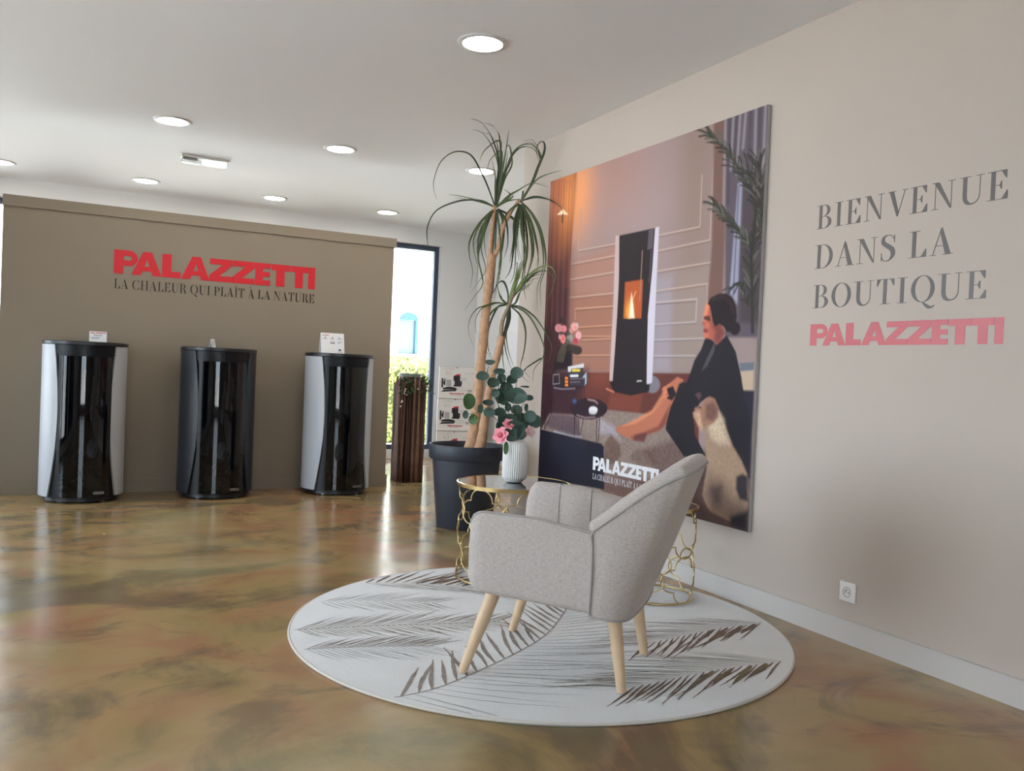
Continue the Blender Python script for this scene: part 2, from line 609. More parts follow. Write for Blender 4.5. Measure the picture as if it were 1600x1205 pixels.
MB().tube([(.22, -.06, 9), (.22, -.06, 3.25)], .03, 8).build('downpipe', M['out_grey'], fac)
hd = thing('hedge', (5.2, 14.0, -.22), 'clipped yellow-green hedge outside the narrow right-hand window', 'hedge')
MB().rbox(-4, -.32, 0, 4, .32, 1.36, .1, 2).build('hedge_body', M['hedge_core'], hd)
b = MB()
for k in range(5200):
    x = rnd.uniform(-1.4, 2.2)
    if rnd.random() < .22:
        p = Vector((x, rnd.uniform(-.34, .34), 1.36 + rnd.uniform(-.02, .10)))
    else:
        p = Vector((x, -.34 - rnd.uniform(-.03, .06), rnd.uniform(.02, 1.4)))
    n = Vector((rnd.uniform(-1, 1), -1 + rnd.uniform(-.5, .5), rnd.uniform(-.6, 1))).normalized()
    u = n.orthogonal().normalized()
    u.rotate(Matrix.Rotation(rnd.uniform(0, 6.28), 3, n))
    w = n.cross(u)
    s = rnd.uniform(.025, .05)
    b.add([p - u * s, p + w * s * .55, p + u * s, p - w * s * .55], [(0, 1, 2, 3)])
lv = b.build('hedge_leaves', M['hedge'], hd, fix=False)
lv['kind'] = 'stuff'
# ------------------------------------------------------------------ traced data (metres; poster in thousandths of the print)
POSTER_OPS = [
("G",(158,140,142),(552,119),330,300,0.8),
("G",(139,117,105),(752,154),90,420,0.75),
("G",(172,128,116),(384,52),200,180,0.6),
("G",(240,160,105),(184,68),90,140,0.95),
("P",(168,120,102),25,0.8,0,[(146,289),(409,256),(407,534),(160,530)]),
("P",(158,108,88),18,0.85,0,[(149,390),(402,405),(404,635),(190,637)]),
("P",(158,148,156),25,0.9,0,[(595,376),(678,371),(688,635),(609,634)]),
("P",(152,134,126),25,0.8,0,[(687,372),(813,360),(827,576),(783,633),(697,635)]),
("L",(110,84,78),4,3,0.45,[(201,123),(197,259),(406,261)]),
("L",(196,170,158),4,2,0.75,[(199,117),(196,254),(405,256)]),
("L",(110,84,78),4,3,0.45,[(170,17),(159,299),(409,296)]),
("L",(196,170,158),4,2,0.75,[(168,12),(158,293),(407,291)]),
("L",(110,84,78),4,3,0.45,[(610,261),(779,260),(778,129)]),
("L",(196,170,158),4,2,0.75,[(609,256),(778,256),(777,125)]),
("L",(110,84,78),4,3,0.45,[(609,304),(820,298),(819,71)]),
("L",(196,170,158),4,2,0.75,[(608,299),(819,294),(818,67)]),
("L",(110,84,78),4,3,0.45,[(146,349),(403,345)]),
("L",(196,170,158),4,2,0.75,[(145,343),(401,340)]),
("L",(110,84,78),4,3,0.45,[(605,360),(828,355)]),
("L",(196,170,158),4,2,0.75,[(603,355),(827,351)]),
("L",(110,84,78),4,3,0.45,[(151,406),(403,408)]),
("L",(196,170,158),4,2,0.75,[(149,401),(401,402)]),
("L",(110,84,78),4,3,0.45,[(609,414),(817,408),(822,500)]),
("L",(196,170,158),4,2,0.75,[(607,409),(816,404),(821,496)]),
("L",(110,84,78),4,3,0.45,[(197,480),(194,444),(406,446)]),
("L",(196,170,158),4,2,0.75,[(195,474),(192,439),(404,441)]),
("L",(110,84,78),4,3,0.45,[(607,445),(779,447),(779,499)]),
("L",(196,170,158),4,2,0.75,[(606,441),(778,443),(778,494)]),
("L",(95,62,52),5,3,0.5,[(194,443),(401,444)]),
("L",(205,150,120),4,2,0.8,[(194,440),(400,441)]),
("L",(95,62,52),5,3,0.5,[(219,502),(401,501)]),
("L",(205,150,120),4,2,0.8,[(219,498),(401,497)]),
("L",(95,62,52),5,3,0.5,[(238,531),(401,533)]),
("L",(205,150,120),4,2,0.8,[(238,527),(401,530)]),
("L",(95,62,52),5,3,0.5,[(242,542),(400,541)]),
("L",(205,150,120),4,2,0.8,[(242,539),(399,537)]),
("L",(95,62,52),5,3,0.5,[(198,590),(398,589)]),
("L",(205,150,120),4,2,0.8,[(197,587),(398,586)]),
("L",(100,88,92),4,3,0.5,[(610,445),(779,444),(779,502),(606,504)]),
("L",(185,175,178),4,2,0.8,[(609,441),(779,440),(779,499),(606,501)]),
("L",(100,88,92),4,3,0.5,[(608,547),(817,545)]),
("L",(185,175,178),4,2,0.8,[(607,543),(817,542)]),
("L",(100,88,92),4,3,0.5,[(609,591),(781,589)]),
("L",(185,175,178),4,2,0.8,[(609,587),(781,586)]),
("P",(120,66,50),6,1,0,[(-17,-10),(167,-6),(152,290),(151,494),(-25,489)]),
("P",(72,40,44),60,1,0,[(-5,275),(147,259),(154,530),(-21,527)]),
("G",(240,150,80),(117,81),55,110,0.95),
("G",(205,110,60),(37,43),60,90,0.7),
("P",(66,36,42),14,1,0,[(-17,360),(148,371),(155,483),(190,637),(1,650)]),
("L",(150,80,60),5,5,0.5,[(6,-3),(7,214),(13,490)]),
("L",(60,28,28),5,5,0.5,[(24,0),(25,215),(31,491)]),
("L",(150,80,60),5,5,0.5,[(41,4),(42,217),(48,491)]),
("L",(60,28,28),5,5,0.5,[(58,7),(59,219),(65,492)]),
("L",(150,80,60),5,5,0.5,[(75,10),(76,221),(82,492)]),
("L",(60,28,28),5,5,0.5,[(92,13),(93,223),(99,492)]),
("L",(150,80,60),5,5,0.5,[(108,16),(109,225),(115,493)]),
("L",(60,28,28),5,5,0.5,[(125,19),(126,227),(132,493)]),
("L",(150,80,60),5,5,0.5,[(141,22),(142,229),(148,494)]),
("P",(255,228,190),3,1,0,[(53,120),(90,107),(125,130)]),
("L",(60,35,30),8,3,1,[(89,125),(89,149)]),
("P",(116,86,78),6,1,0,[(812,-14),(860,-12),(872,266),(877,541),(815,540),(827,306)]),
("P",(92,82,92),5,1,0,[(854,-13),(1009,-8),(1004,543),(890,541)]),
("L",(150,143,152),9,4,0.75,[(856,0),(863,219)]),
("L",(150,143,152),9,4,0.75,[(884,0),(882,130)]),
("L",(150,143,152),9,4,0.75,[(907,0),(903,143)]),
("L",(150,143,152),9,4,0.75,[(926,0),(922,85)]),
("L",(150,143,152),9,4,0.75,[(960,1),(964,146)]),
("L",(150,143,152),9,4,0.75,[(991,-1),(992,163)]),
("L",(64,55,66),10,6,0.6,[(870,3),(878,213)]),
("L",(64,55,66),10,6,0.6,[(895,1),(894,141)]),
("L",(64,55,66),10,6,0.6,[(943,3),(944,150)]),
("L",(64,55,66),10,6,0.6,[(973,0),(978,157)]),
("P",(150,150,172),4,1,0,[(910,169),(926,167),(928,462),(898,431)]),
("L",(105,105,125),5,2,1,[(914,178),(912,441)]),
("P",(72,62,68),10,1,0,[(929,180),(1001,173),(1007,510),(936,507),(931,384)]),
("L",(52,50,42),6,2,1,[(998,247),(964,194),(914,137),(875,83),(791,18)]),
("L",(44,44,38),5.521044361568004,2,0.95,[(994,242),(964,221),(946,213)]),
("L",(44,44,38),5.702701475251868,2,0.95,[(994,242),(995,223),(994,215)]),
("L",(38,38,36),4.1422737511342955,2,0.95,[(987,230),(965,210),(952,203)]),
("L",(38,38,36),4.224453164923542,2,0.95,[(987,230),(982,211),(978,203)]),
("L",(92,92,84),3.478812637074115,2,0.95,[(980,219),(951,194),(933,184)]),
("L",(92,92,84),3.3800976976508093,2,0.95,[(980,219),(981,202),(980,195)]),
("L",(38,38,36),5.320781109083023,2,0.95,[(972,207),(945,181),(928,171)]),
("L",(38,38,36),3.8679155032407797,2,0.95,[(972,207),(975,190),(974,183)]),
("L",(38,38,36),3.545006005636811,2,0.95,[(965,196),(935,179),(917,174)]),
("L",(92,92,84),3.8963666935616033,2,0.95,[(965,196),(966,178),(965,170)]),
("L",(38,38,36),3.7914358168499107,2,0.95,[(956,184),(934,171),(921,166)]),
("L",(44,44,38),4.787936851634106,2,0.95,[(956,184),(945,156),(937,143)]),
("L",(58,58,48),5.4555542239412125,2,0.95,[(946,173),(925,162),(912,158)]),
("L",(92,92,84),4.417615049436744,2,0.95,[(946,173),(940,152),(934,143)]),
("L",(44,44,38),5.847661430011579,2,0.95,[(936,162),(913,146),(899,140)]),
("L",(92,92,84),4.098553427525582,2,0.95,[(936,162),(928,139),(922,129)]),
("L",(44,44,38),5.123274769952584,2,0.95,[(926,150),(906,139),(894,135)]),
("L",(44,44,38),5.267209237353953,2,0.95,[(926,150),(919,119),(911,105)]),
("L",(58,58,48),4.537488036337343,2,0.95,[(916,139),(875,118),(850,113)]),
("L",(92,92,84),3.324158607194499,2,0.95,[(916,139),(914,119),(910,110)]),
("L",(58,58,48),3.1098947398284826,2,0.95,[(907,127),(872,105),(850,97)]),
("L",(58,58,48),4.538640162590761,2,0.95,[(907,127),(908,110),(906,103)]),
("L",(58,58,48),5.772592858283372,2,0.95,[(899,115),(877,99),(865,93)]),
("L",(58,58,48),3.918513205144057,2,0.95,[(899,115),(895,94),(892,84)]),
("L",(58,58,48),5.990180443610112,2,0.95,[(890,103),(857,82),(836,76)]),
("L",(92,92,84),3.0954794489742055,2,0.95,[(890,103),(884,85),(880,78)]),
("L",(58,58,48),4.3669953044719945,2,0.95,[(881,90),(854,73),(837,67)]),
("L",(44,44,38),5.404993291800414,2,0.95,[(881,90),(877,73),(874,66)]),
("L",(38,38,36),4.891197880279184,2,0.95,[(870,79),(842,67),(825,64)]),
("L",(92,92,84),4.118992883322656,2,0.95,[(870,79),(860,60),(852,52)]),
("L",(38,38,36),4.359464740499929,2,0.95,[(856,68),(824,52),(804,47)]),
("L",(92,92,84),5.8803940300977,2,0.95,[(856,68),(842,37),(829,22)]),
("L",(58,58,48),3.8730678514409247,2,0.95,[(842,57),(811,46),(790,43)]),
("L",(92,92,84),5.466165013351761,2,0.95,[(842,57),(828,38),(818,29)]),
("L",(92,92,84),5.60339680325565,2,0.95,[(828,46),(800,35),(782,32)]),
("L",(58,58,48),3.1893263783906978,2,0.95,[(828,46),(808,21),(793,10)]),
("L",(44,44,38),5.278916209318468,2,0.95,[(813,35),(780,23),(759,21)]),
("L",(58,58,48),5.505697454937216,2,0.95,[(813,35),(792,6),(776,-8)]),
("L",(58,58,48),5.870656280492564,2,0.95,[(799,24),(751,1),(720,-5)]),
("L",(44,44,38),4.422911536998843,2,0.95,[(799,24),(784,3),(773,-6)]),
("L",(52,50,42),6,2,1,[(967,331),(924,286),(887,252),(825,205)]),
("L",(58,58,48),4.388816966611739,2,0.95,[(963,327),(943,317),(930,314)]),
("L",(58,58,48),4.0436535240830995,2,0.95,[(963,327),(958,306),(953,297)]),
("L",(92,92,84),4.050135454289613,2,0.95,[(955,319),(928,304),(911,300)]),
("L",(92,92,84),5.928366564905822,2,0.95,[(955,319),(949,295),(943,285)]),
("L",(38,38,36),3.5959595926840664,2,0.95,[(947,310),(922,299),(907,296)]),
("L",(58,58,48),5.074276754532085,2,0.95,[(947,310),(937,287),(929,276)]),
("L",(38,38,36),4.850341352381668,2,0.95,[(939,301),(912,287),(894,283)]),
("L",(92,92,84),3.9079982852280977,2,0.95,[(939,301),(935,282),(930,274)]),
("L",(58,58,48),5.161243423730511,2,0.95,[(931,293),(902,276),(883,271)]),
("L",(92,92,84),4.872215456890697,2,0.95,[(931,293),(923,278),(917,272)]),
("L",(38,38,36),4.892595486010514,2,0.95,[(923,284),(895,268),(877,264)]),
("L",(38,38,36),3.4972364467563404,2,0.95,[(923,284),(910,266),(900,258)]),
("L",(38,38,36),4.447985601276757,2,0.95,[(913,276),(894,268),(882,266)]),
("L",(58,58,48),4.14089655121842,2,0.95,[(913,276),(904,257),(897,250)]),
("L",(38,38,36),5.154045691412292,2,0.95,[(904,267),(877,255),(860,252)]),
("L",(58,58,48),5.567564168796888,2,0.95,[(904,267),(894,250),(886,242)]),
("L",(58,58,48),5.8931120046093035,2,0.95,[(894,259),(865,247),(846,244)]),
("L",(58,58,48),4.635662589504891,2,0.95,[(894,259),(886,242),(879,234)]),
("L",(58,58,48),5.455565999355013,2,0.95,[(885,250),(857,238),(839,235)]),
("L",(58,58,48),4.402416813569795,2,0.95,[(885,250),(868,227),(856,217)]),
("L",(92,92,84),5.87163777349496,2,0.95,[(874,242),(850,231),(835,227)]),
("L",(58,58,48),5.463702922168381,2,0.95,[(874,242),(864,221),(855,212)]),
("L",(58,58,48),4.697436040263089,2,0.95,[(863,234),(838,224),(822,223)]),
("L",(92,92,84),4.2876026726890455,2,0.95,[(863,234),(854,219),(847,213)]),
("L",(92,92,84),5.917363882995364,2,0.95,[(853,226),(824,217),(806,216)]),
("L",(38,38,36),4.78742993460485,2,0.95,[(853,226),(834,200),(820,189)]),
("L",(92,92,84),3.753204846728408,2,0.95,[(842,217),(806,201),(783,196)]),
("L",(58,58,48),4.475264152799797,2,0.95,[(842,217),(820,193),(804,182)]),
("L",(44,44,38),4.980176537223606,2,0.95,[(831,209),(804,197),(787,193)]),
("L",(44,44,38),5.345118890772168,2,0.95,[(831,209),(822,192),(815,185)]),
("L",(52,50,42),6,2,1,[(997,231),(985,158),(970,119)]),
("L",(58,58,48),3.7304152012300444,2,0.95,[(996,227),(982,212),(974,206)]),
("L",(92,92,84),3.8030655349175775,2,0.95,[(996,227),(1004,213),(1007,208)]),
("L",(58,58,48),4.476791887164955,2,0.95,[(994,218),(975,186),(964,173)]),
("L",(44,44,38),3.0485182947009504,2,0.95,[(994,218),(1011,200),(1019,195)]),
("L",(58,58,48),4.840714558142919,2,0.95,[(993,208),(980,188),(974,179)]),
("L",(58,58,48),4.083118148485455,2,0.95,[(993,208),(1002,196),(1007,191)]),
("L",(44,44,38),3.0085084420239094,2,0.95,[(991,199),(969,175),(958,166)]),
("L",(44,44,38),5.663821727501317,2,0.95,[(991,199),(1005,177),(1011,169)]),
("L",(92,92,84),4.784676244310479,2,0.95,[(990,190),(977,174),(970,168)]),
("L",(92,92,84),5.576078651362255,2,0.95,[(990,190),(1007,166),(1016,157)]),
("L",(38,38,36),5.696691519687666,2,0.95,[(988,181),(967,158),(956,150)]),
("L",(58,58,48),5.508835896921749,2,0.95,[(988,181),(1001,157),(1008,149)]),
("L",(58,58,48),4.945183749066199,2,0.95,[(987,171),(967,149),(957,140)]),
("L",(38,38,36),4.435237833005923,2,0.95,[(987,171),(997,154),(1001,148)]),
("L",(58,58,48),4.613834295128161,2,0.95,[(985,162),(966,138),(956,129)]),
("L",(44,44,38),3.205257938786617,2,0.95,[(985,162),(996,142),(1002,134)]),
("L",(44,44,38),4.990804216463108,2,0.95,[(983,153),(958,124),(943,113)]),
("L",(44,44,38),5.995003433643095,2,0.95,[(983,153),(984,126),(983,114)]),
("L",(44,44,38),3.6576963278924413,2,0.95,[(979,143),(962,128),(952,122)]),
("L",(38,38,36),5.982159270923426,2,0.95,[(979,143),(989,116),(993,105)]),
("L",(38,38,36),4.831835817961828,2,0.95,[(976,134),(952,113),(938,105)]),
("L",(38,38,36),3.130688657362261,2,0.95,[(976,134),(980,116),(981,109)]),
("L",(44,44,38),3.8396112633696475,2,0.95,[(972,124),(954,102),(944,93)]),
("L",(92,92,84),5.635371356242592,2,0.95,[(972,124),(977,108),(979,101)]),
("L",(52,50,42),6,2,1,[(983,489),(967,347),(998,251)]),
("L",(58,58,48),5.056429325049019,2,0.95,[(983,483),(968,459),(961,449)]),
("L",(58,58,48),5.744384521001978,2,0.95,[(983,483),(995,462),(1001,454)]),
("L",(58,58,48),5.731267622306293,2,0.95,[(981,470),(968,449),(961,440)]),
("L",(58,58,48),3.1895584065841573,2,0.95,[(981,470),(997,446),(1005,437)]),
("L",(58,58,48),4.550987116435982,2,0.95,[(980,458),(960,428),(950,416)]),
("L",(58,58,48),4.360014678614279,2,0.95,[(980,458),(988,438),(991,430)]),
("L",(44,44,38),4.9650412278235905,2,0.95,[(978,446),(965,428),(958,420)]),
("L",(44,44,38),5.59015466551762,2,0.95,[(978,446),(988,419),(993,408)]),
("L",(92,92,84),5.630779947250385,2,0.95,[(977,434),(958,410),(948,401)]),
("L",(44,44,38),4.6263025341556965,2,0.95,[(977,434),(989,414),(995,406)]),
("L",(92,92,84),5.043337668353475,2,0.95,[(976,421),(953,391),(942,379)]),
("L",(92,92,84),5.461788547296097,2,0.95,[(976,421),(984,404),(987,397)]),
("L",(58,58,48),5.507451591678384,2,0.95,[(974,409),(958,382),(949,370)]),
("L",(58,58,48),5.388124496916263,2,0.95,[(974,409),(989,379),(996,367)]),
("L",(58,58,48),4.943669094798995,2,0.95,[(973,397),(952,368),(941,357)]),
("L",(58,58,48),4.552473642744509,2,0.95,[(973,397),(989,377),(998,370)]),
("L",(38,38,36),4.186529697402152,2,0.95,[(971,384),(950,359),(939,349)]),
("L",(38,38,36),3.586795092510874,2,0.95,[(971,384),(978,368),(981,361)]),
("L",(58,58,48),3.001318896420025,2,0.95,[(970,372),(945,340),(932,327)]),
("L",(92,92,84),3.969775433813933,2,0.95,[(970,372),(987,344),(996,333)]),
("L",(38,38,36),3.2135713705711235,2,0.95,[(969,360),(954,340),(946,332)]),
("L",(92,92,84),3.4563417558088094,2,0.95,[(969,360),(991,335),(1003,326)]),
("L",(38,38,36),5.251103623667053,2,0.95,[(967,347),(962,325),(961,315)]),
("L",(44,44,38),4.032895399433072,2,0.95,[(967,347),(984,337),(994,334)]),
("L",(44,44,38),5.063142747172918,2,0.95,[(971,336),(960,313),(956,303)]),
("L",(38,38,36),3.353739867777006,2,0.95,[(971,336),(995,321),(1009,317)]),
("L",(38,38,36),5.1878940089106145,2,0.95,[(975,325),(965,302),(961,293)]),
("L",(44,44,38),4.724160236801337,2,0.95,[(975,325),(990,309),(999,305)]),
("L",(58,58,48),5.0415748203956925,2,0.95,[(978,313),(966,285),(962,273)]),
("L",(44,44,38),5.19704311326787,2,0.95,[(978,313),(996,296),(1007,291)]),
("L",(38,38,36),3.526936449233883,2,0.95,[(982,302),(973,281),(969,273)]),
("L",(92,92,84),5.179266772615128,2,0.95,[(982,302),(996,289),(1004,285)]),
("L",(92,92,84),5.337789945632084,2,0.95,[(985,291),(979,265),(978,254)]),
("L",(58,58,48),5.818514006446629,2,0.95,[(985,291),(1001,279),(1010,276)]),
("L",(92,92,84),3.2758399829805542,2,0.95,[(989,279),(979,258),(976,249)]),
("L",(44,44,38),4.492254102170145,2,0.95,[(989,279),(1014,261),(1029,256)]),
("L",(92,92,84),4.337630807741334,2,0.95,[(993,268),(984,250),(981,242)]),
("L",(38,38,36),3.538159326368494,2,0.95,[(993,268),(1022,250),(1040,245)]),
("L",(38,38,36),3.2530792488217557,2,0.95,[(996,257),(988,232),(985,222)]),
("L",(38,38,36),4.794859530226242,2,0.95,[(996,257),(1012,244),(1021,241)]),
("L",(52,50,42),6,2,1,[(999,311),(986,198),(937,133)]),
("L",(44,44,38),4.323634666345263,2,0.95,[(998,304),(982,286),(973,279)]),
("L",(92,92,84),4.566948733294739,2,0.95,[(998,304),(1009,284),(1014,277)]),
("L",(58,58,48),5.065815868579788,2,0.95,[(997,289),(987,273),(983,266)]),
("L",(44,44,38),3.4161495859559823,2,0.95,[(997,289),(1018,266),(1030,258)]),
("L",(58,58,48),5.45831303453291,2,0.95,[(995,274),(974,247),(964,236)]),
("L",(44,44,38),4.4148293415795905,2,0.95,[(995,274),(1003,259),(1007,253)]),
("L",(38,38,36),3.8274978040481136,2,0.95,[(993,259),(970,232),(958,221)]),
("L",(38,38,36),5.388543411031774,2,0.95,[(993,259),(1004,243),(1009,237)]),
("L",(44,44,38),4.261733936580798,2,0.95,[(992,244),(965,216),(951,206)]),
("L",(44,44,38),5.688269941938868,2,0.95,[(992,244),(1004,221),(1010,212)]),
("L",(44,44,38),4.326547804701437,2,0.95,[(990,230),(968,202),(956,192)]),
("L",(44,44,38),5.184060552281075,2,0.95,[(990,230),(1007,210),(1016,204)]),
("L",(92,92,84),4.685792441597086,2,0.95,[(988,215),(972,195),(963,188)]),
("L",(38,38,36),3.787776041724955,2,0.95,[(988,215),(997,197),(1002,190)]),
("L",(44,44,38),4.627169380272651,2,0.95,[(987,200),(969,180),(959,173)]),
("L",(44,44,38),3.151891707693057,2,0.95,[(987,200),(995,187),(1000,182)]),
("L",(58,58,48),5.847659244048426,2,0.95,[(977,185),(953,167),(938,160)]),
("L",(92,92,84),3.3759695372524385,2,0.95,[(977,185),(975,165),(972,157)]),
("L",(38,38,36),4.753258346450546,2,0.95,[(966,170),(941,152),(926,146)]),
("L",(44,44,38),3.8044797002593937,2,0.95,[(966,170),(966,143),(964,131)]),
("L",(38,38,36),4.338645676479123,2,0.95,[(954,155),(921,136),(901,129)]),
("L",(44,44,38),4.000454313689653,2,0.95,[(954,155),(957,128),(955,115)]),
("L",(92,92,84),3.514580200048343,2,0.95,[(943,140),(919,125),(904,119)]),
("L",(38,38,36),4.597803454249557,2,0.95,[(943,140),(934,112),(926,100)]),
("L",(45,42,38),10,4,1,[(983,529),(967,347),(977,228)]),
("L",(52,50,42),6,2,1,[(965,468),(933,409),(898,423)]),
("L",(44,44,38),3.380636814555351,2,0.95,[(960,459),(946,452),(938,450)]),
("L",(38,38,36),5.93402990701237,2,0.95,[(960,459),(964,448),(965,443)]),
("L",(92,92,84),5.115170356969294,2,0.95,[(951,442),(940,432),(934,428)]),
("L",(38,38,36),3.8311341812098094,2,0.95,[(951,442),(951,431),(951,427)]),
("L",(58,58,48),5.293699773052635,2,0.95,[(941,424),(930,415),(923,412)]),
("L",(38,38,36),5.442694253826602,2,0.95,[(941,424),(944,415),(944,411)]),
("L",(44,44,38),4.854462604844045,2,0.95,[(930,410),(922,422),(915,434)]),
("L",(38,38,36),4.470339023655048,2,0.95,[(930,410),(918,411),(910,413)]),
("L",(44,44,38),5.260825970419312,2,0.95,[(909,419),(902,425),(896,432)]),
("L",(58,58,48),4.431451157098342,2,0.95,[(909,419),(889,420),(876,425)]),
("P",(100,50,44),4,1,0,[(-67,645),(404,637),(799,631),(818,899),(-34,1014)]),
("P",(58,32,40),25,1,0,[(-67,638),(283,631),(241,722),(213,845),(-47,868)]),
("P",(130,66,52),12,0.8,0,[(409,701),(570,688),(555,749),(396,746)]),
("G",(150,80,60),(355,652),70,40,0.4),
("P",(142,124,116),4,1,14,[(396,748),(584,748),(758,763),(846,842),(857,1011),(651,1003),(-3,1031),(-18,866),(61,781),(306,771)]),
("P",(92,72,80),10,0.9,14,[(36,818),(75,780),(233,776),(251,842),(65,830)]),
("P",(168,160,170),12,0.9,14,[(360,778),(433,796),(475,834),(426,819),(355,822)]),
("P",(108,84,74),7,0.9,16,[(388,855),(419,820),(469,844),(477,877),(442,906),(392,912)]),
("P",(112,90,80),8,0.7,16,[(514,879),(552,848),(620,850),(642,882),(586,901)]),
("P",(96,70,66),16,0.7,20,[(582,848),(760,791),(816,878),(771,939),(643,905)]),
("P",(98,66,60),16,0.8,10,[(389,944),(681,918),(843,923),(850,1018),(382,996)]),
("P",(66,44,42),22,0.95,6,[(758,885),(844,821),(999,805),(1006,1024),(725,1024)]),
("P",(122,116,126),3,1,0,[(644,665),(642,673),(637,680),(628,686),(616,689),(604,690),(592,687),(582,682),(575,675),(572,667),(574,659),(580,651),(589,646),(600,643),(613,642),(625,645),(634,650),(641,657)]),
("P",(196,172,170),2,1,0,[(400,233),(420,233),(428,371),(426,470),(422,663),(401,661),(404,433)]),
("P",(206,200,214),2,1,0,[(589,234),(608,233),(607,384),(608,660),(584,668),(572,476),(580,374)]),
("P",(30,21,27),2,1,0,[(419,234),(590,234),(586,344),(575,476),(582,665),(599,666),(595,686),(511,701),(426,693),(405,668),(418,661),(426,498),(428,371)]),
("L",(120,110,120),4,1.5,0.7,[(563,240),(583,239)]),
("L",(120,110,120),4,1.5,0.7,[(563,246),(582,245)]),
("L",(120,110,120),4,1.5,0.7,[(563,252),(582,251)]),
("L",(120,110,120),4,1.5,0.7,[(562,258),(582,257)]),
("L",(120,110,120),4,1.5,0.7,[(562,264),(582,263)]),
("L",(120,110,120),4,1.5,0.7,[(562,270),(581,269)]),
("L",(120,110,120),4,1.5,0.7,[(561,276),(581,275)]),
("L",(120,110,120),4,1.5,0.7,[(561,282),(581,281)]),
("L",(120,110,120),4,1.5,0.7,[(561,288),(580,287)]),
("P",(178,82,34),3,1,0,[(459,374),(545,373),(545,482),(458,479)]),
("G",(255,180,70),(485,462),17,32,0.9),
("P",(255,232,200),4,1,0,[(485,479),(489,438),(493,407),(503,438),(513,480)]),
("L",(255,210,150),3,2,0.7,[(498,429),(514,404)]),
("P",(30,21,27),2,1,0,[(426,479),(575,484),(576,545),(425,543)]),
("P",(30,21,27),2,1,0,[(427,344),(455,346),(457,483),(428,482)]),
("L",(170,130,115),4,2,0.8,[(536,292),(534,431)]),
("L",(95,85,92),5,2,0.6,[(578,293),(574,382)]),
("P",(205,195,195),1,1,0,[(537,657),(560,655),(560,659),(537,661)]),
("L",(230,130,100),5,3,0.8,[(388,686),(426,694)]),
("L",(38,22,30),4,2,1,[(68,687),(62,768)]),
("L",(38,22,30),4,2,1,[(242,681),(256,756)]),
("L",(38,22,30),4,2,1,[(264,680),(273,755)]),
("L",(38,22,30),4,2,1,[(30,688),(75,767)]),
("P",(42,27,38),3,1,0,[(285,672),(279,679),(261,686),(233,692),(197,696),(158,697),(120,696),(88,692),(66,686),(58,679),(65,671),(85,664),(116,658),(154,655),(194,654),(230,655),(259,659),(278,665)]),
("L",(150,140,155),4,3,0.7,[(81,694),(136,697),(212,692)]),
("P",(30,20,28),10,1,0,[(95,563),(190,563),(189,624),(95,635),(65,652)]),
("L",(92,84,68),5,2,0.7,[(159,545),(142,582),(132,607)]),
("L",(92,84,68),5,2,0.7,[(154,544),(134,582),(126,607)]),
("L",(92,84,68),5,2,0.7,[(150,544),(127,582),(120,607)]),
("L",(92,84,68),5,2,0.7,[(145,544),(120,582),(114,607)]),
("L",(92,84,68),5,2,0.7,[(140,544),(113,582),(108,607)]),
("L",(92,84,68),5,2,0.7,[(135,544),(105,582),(101,607)]),
("L",(92,84,68),5,2,0.7,[(131,544),(98,582),(95,607)]),
("P",(52,46,60),2,1,0,[(174,663),(265,656),(277,639),(279,676),(267,683),(178,685)]),
("P",(160,178,192),2,1,0,[(251,656),(275,638),(278,673),(268,681),(268,657)]),
("P",(58,54,64),2,1,0,[(164,626),(256,616),(256,634),(251,657),(167,658)]),
("P",(210,206,208),2,1,0,[(163,624),(258,612),(257,625),(184,630),(182,640),(166,640)]),
("L",(235,205,70),8,2,1,[(192,635),(234,634)]),
("L",(215,215,220),8,2,1,[(183,653),(225,651)]),
("L",(120,105,110),3,2,1,[(181,663),(262,659)]),
("L",(130,115,115),3,2,1,[(181,673),(238,670)]),
("P",(242,136,56),2,1,0,[(148,657),(167,657),(170,687),(151,687)]),
("L",(110,50,30),4,1,1,[(148,667),(169,666)]),
("L",(110,50,30),4,1,1,[(149,678),(170,677)]),
("L",(165,155,165),3,1,0.8,[(73,652),(111,649),(116,679),(74,683),(73,652)]),
("P",(44,38,38),4,0.95,14,[(244,571),(243,576),(238,581),(230,584),(220,586),(209,586),(199,584),(190,581),(184,576),(182,571),(183,566),(188,561),(197,558),(207,556),(217,556),(228,558),(236,561),(242,566)]),
("P",(48,42,38),4,0.95,14,[(213,563),(211,567),(205,571),(196,574),(185,575),(173,575),(162,574),(152,571),(145,567),(143,563),(145,559),(151,555),(160,552),(171,551),(183,551),(195,553),(204,555),(210,559)]),
("P",(45,30,34),4,0.95,14,[(124,472),(123,476),(121,478),(118,480),(114,481),(110,481),(106,480),(103,478),(100,475),(99,472),(100,468),(102,466),(105,464),(109,463),(113,463),(117,464),(120,466),(123,469)]),
("P",(206,140,142),4,0.95,14,[(120,499),(119,503),(115,507),(109,510),(101,511),(92,511),(84,509),(77,506),(73,502),(71,498),(72,493),(76,489),(82,486),(90,485),(99,485),(107,487),(113,490),(118,494)]),
("P",(222,136,136),4,0.95,14,[(147,502),(146,505),(143,509),(139,511),(133,512),(127,512),(121,511),(116,508),(112,505),(111,501),(112,497),(114,494),(119,491),(125,490),(131,490),(137,492),(142,494),(145,498)]),
("P",(228,165,155),4,0.95,14,[(216,497),(215,501),(211,505),(205,508),(198,510),(190,510),(182,508),(176,505),(172,500),(170,495),(171,491),(174,487),(180,484),(188,482),(196,483),(203,485),(210,488),(214,492)]),
("P",(205,140,130),4,0.95,14,[(186,508),(186,511),(184,514),(181,516),(177,517),(172,517),(168,516),(164,514),(162,511),(161,508),(161,504),(163,502),(167,500),(171,499),(175,499),(179,500),(183,502),(185,505)]),
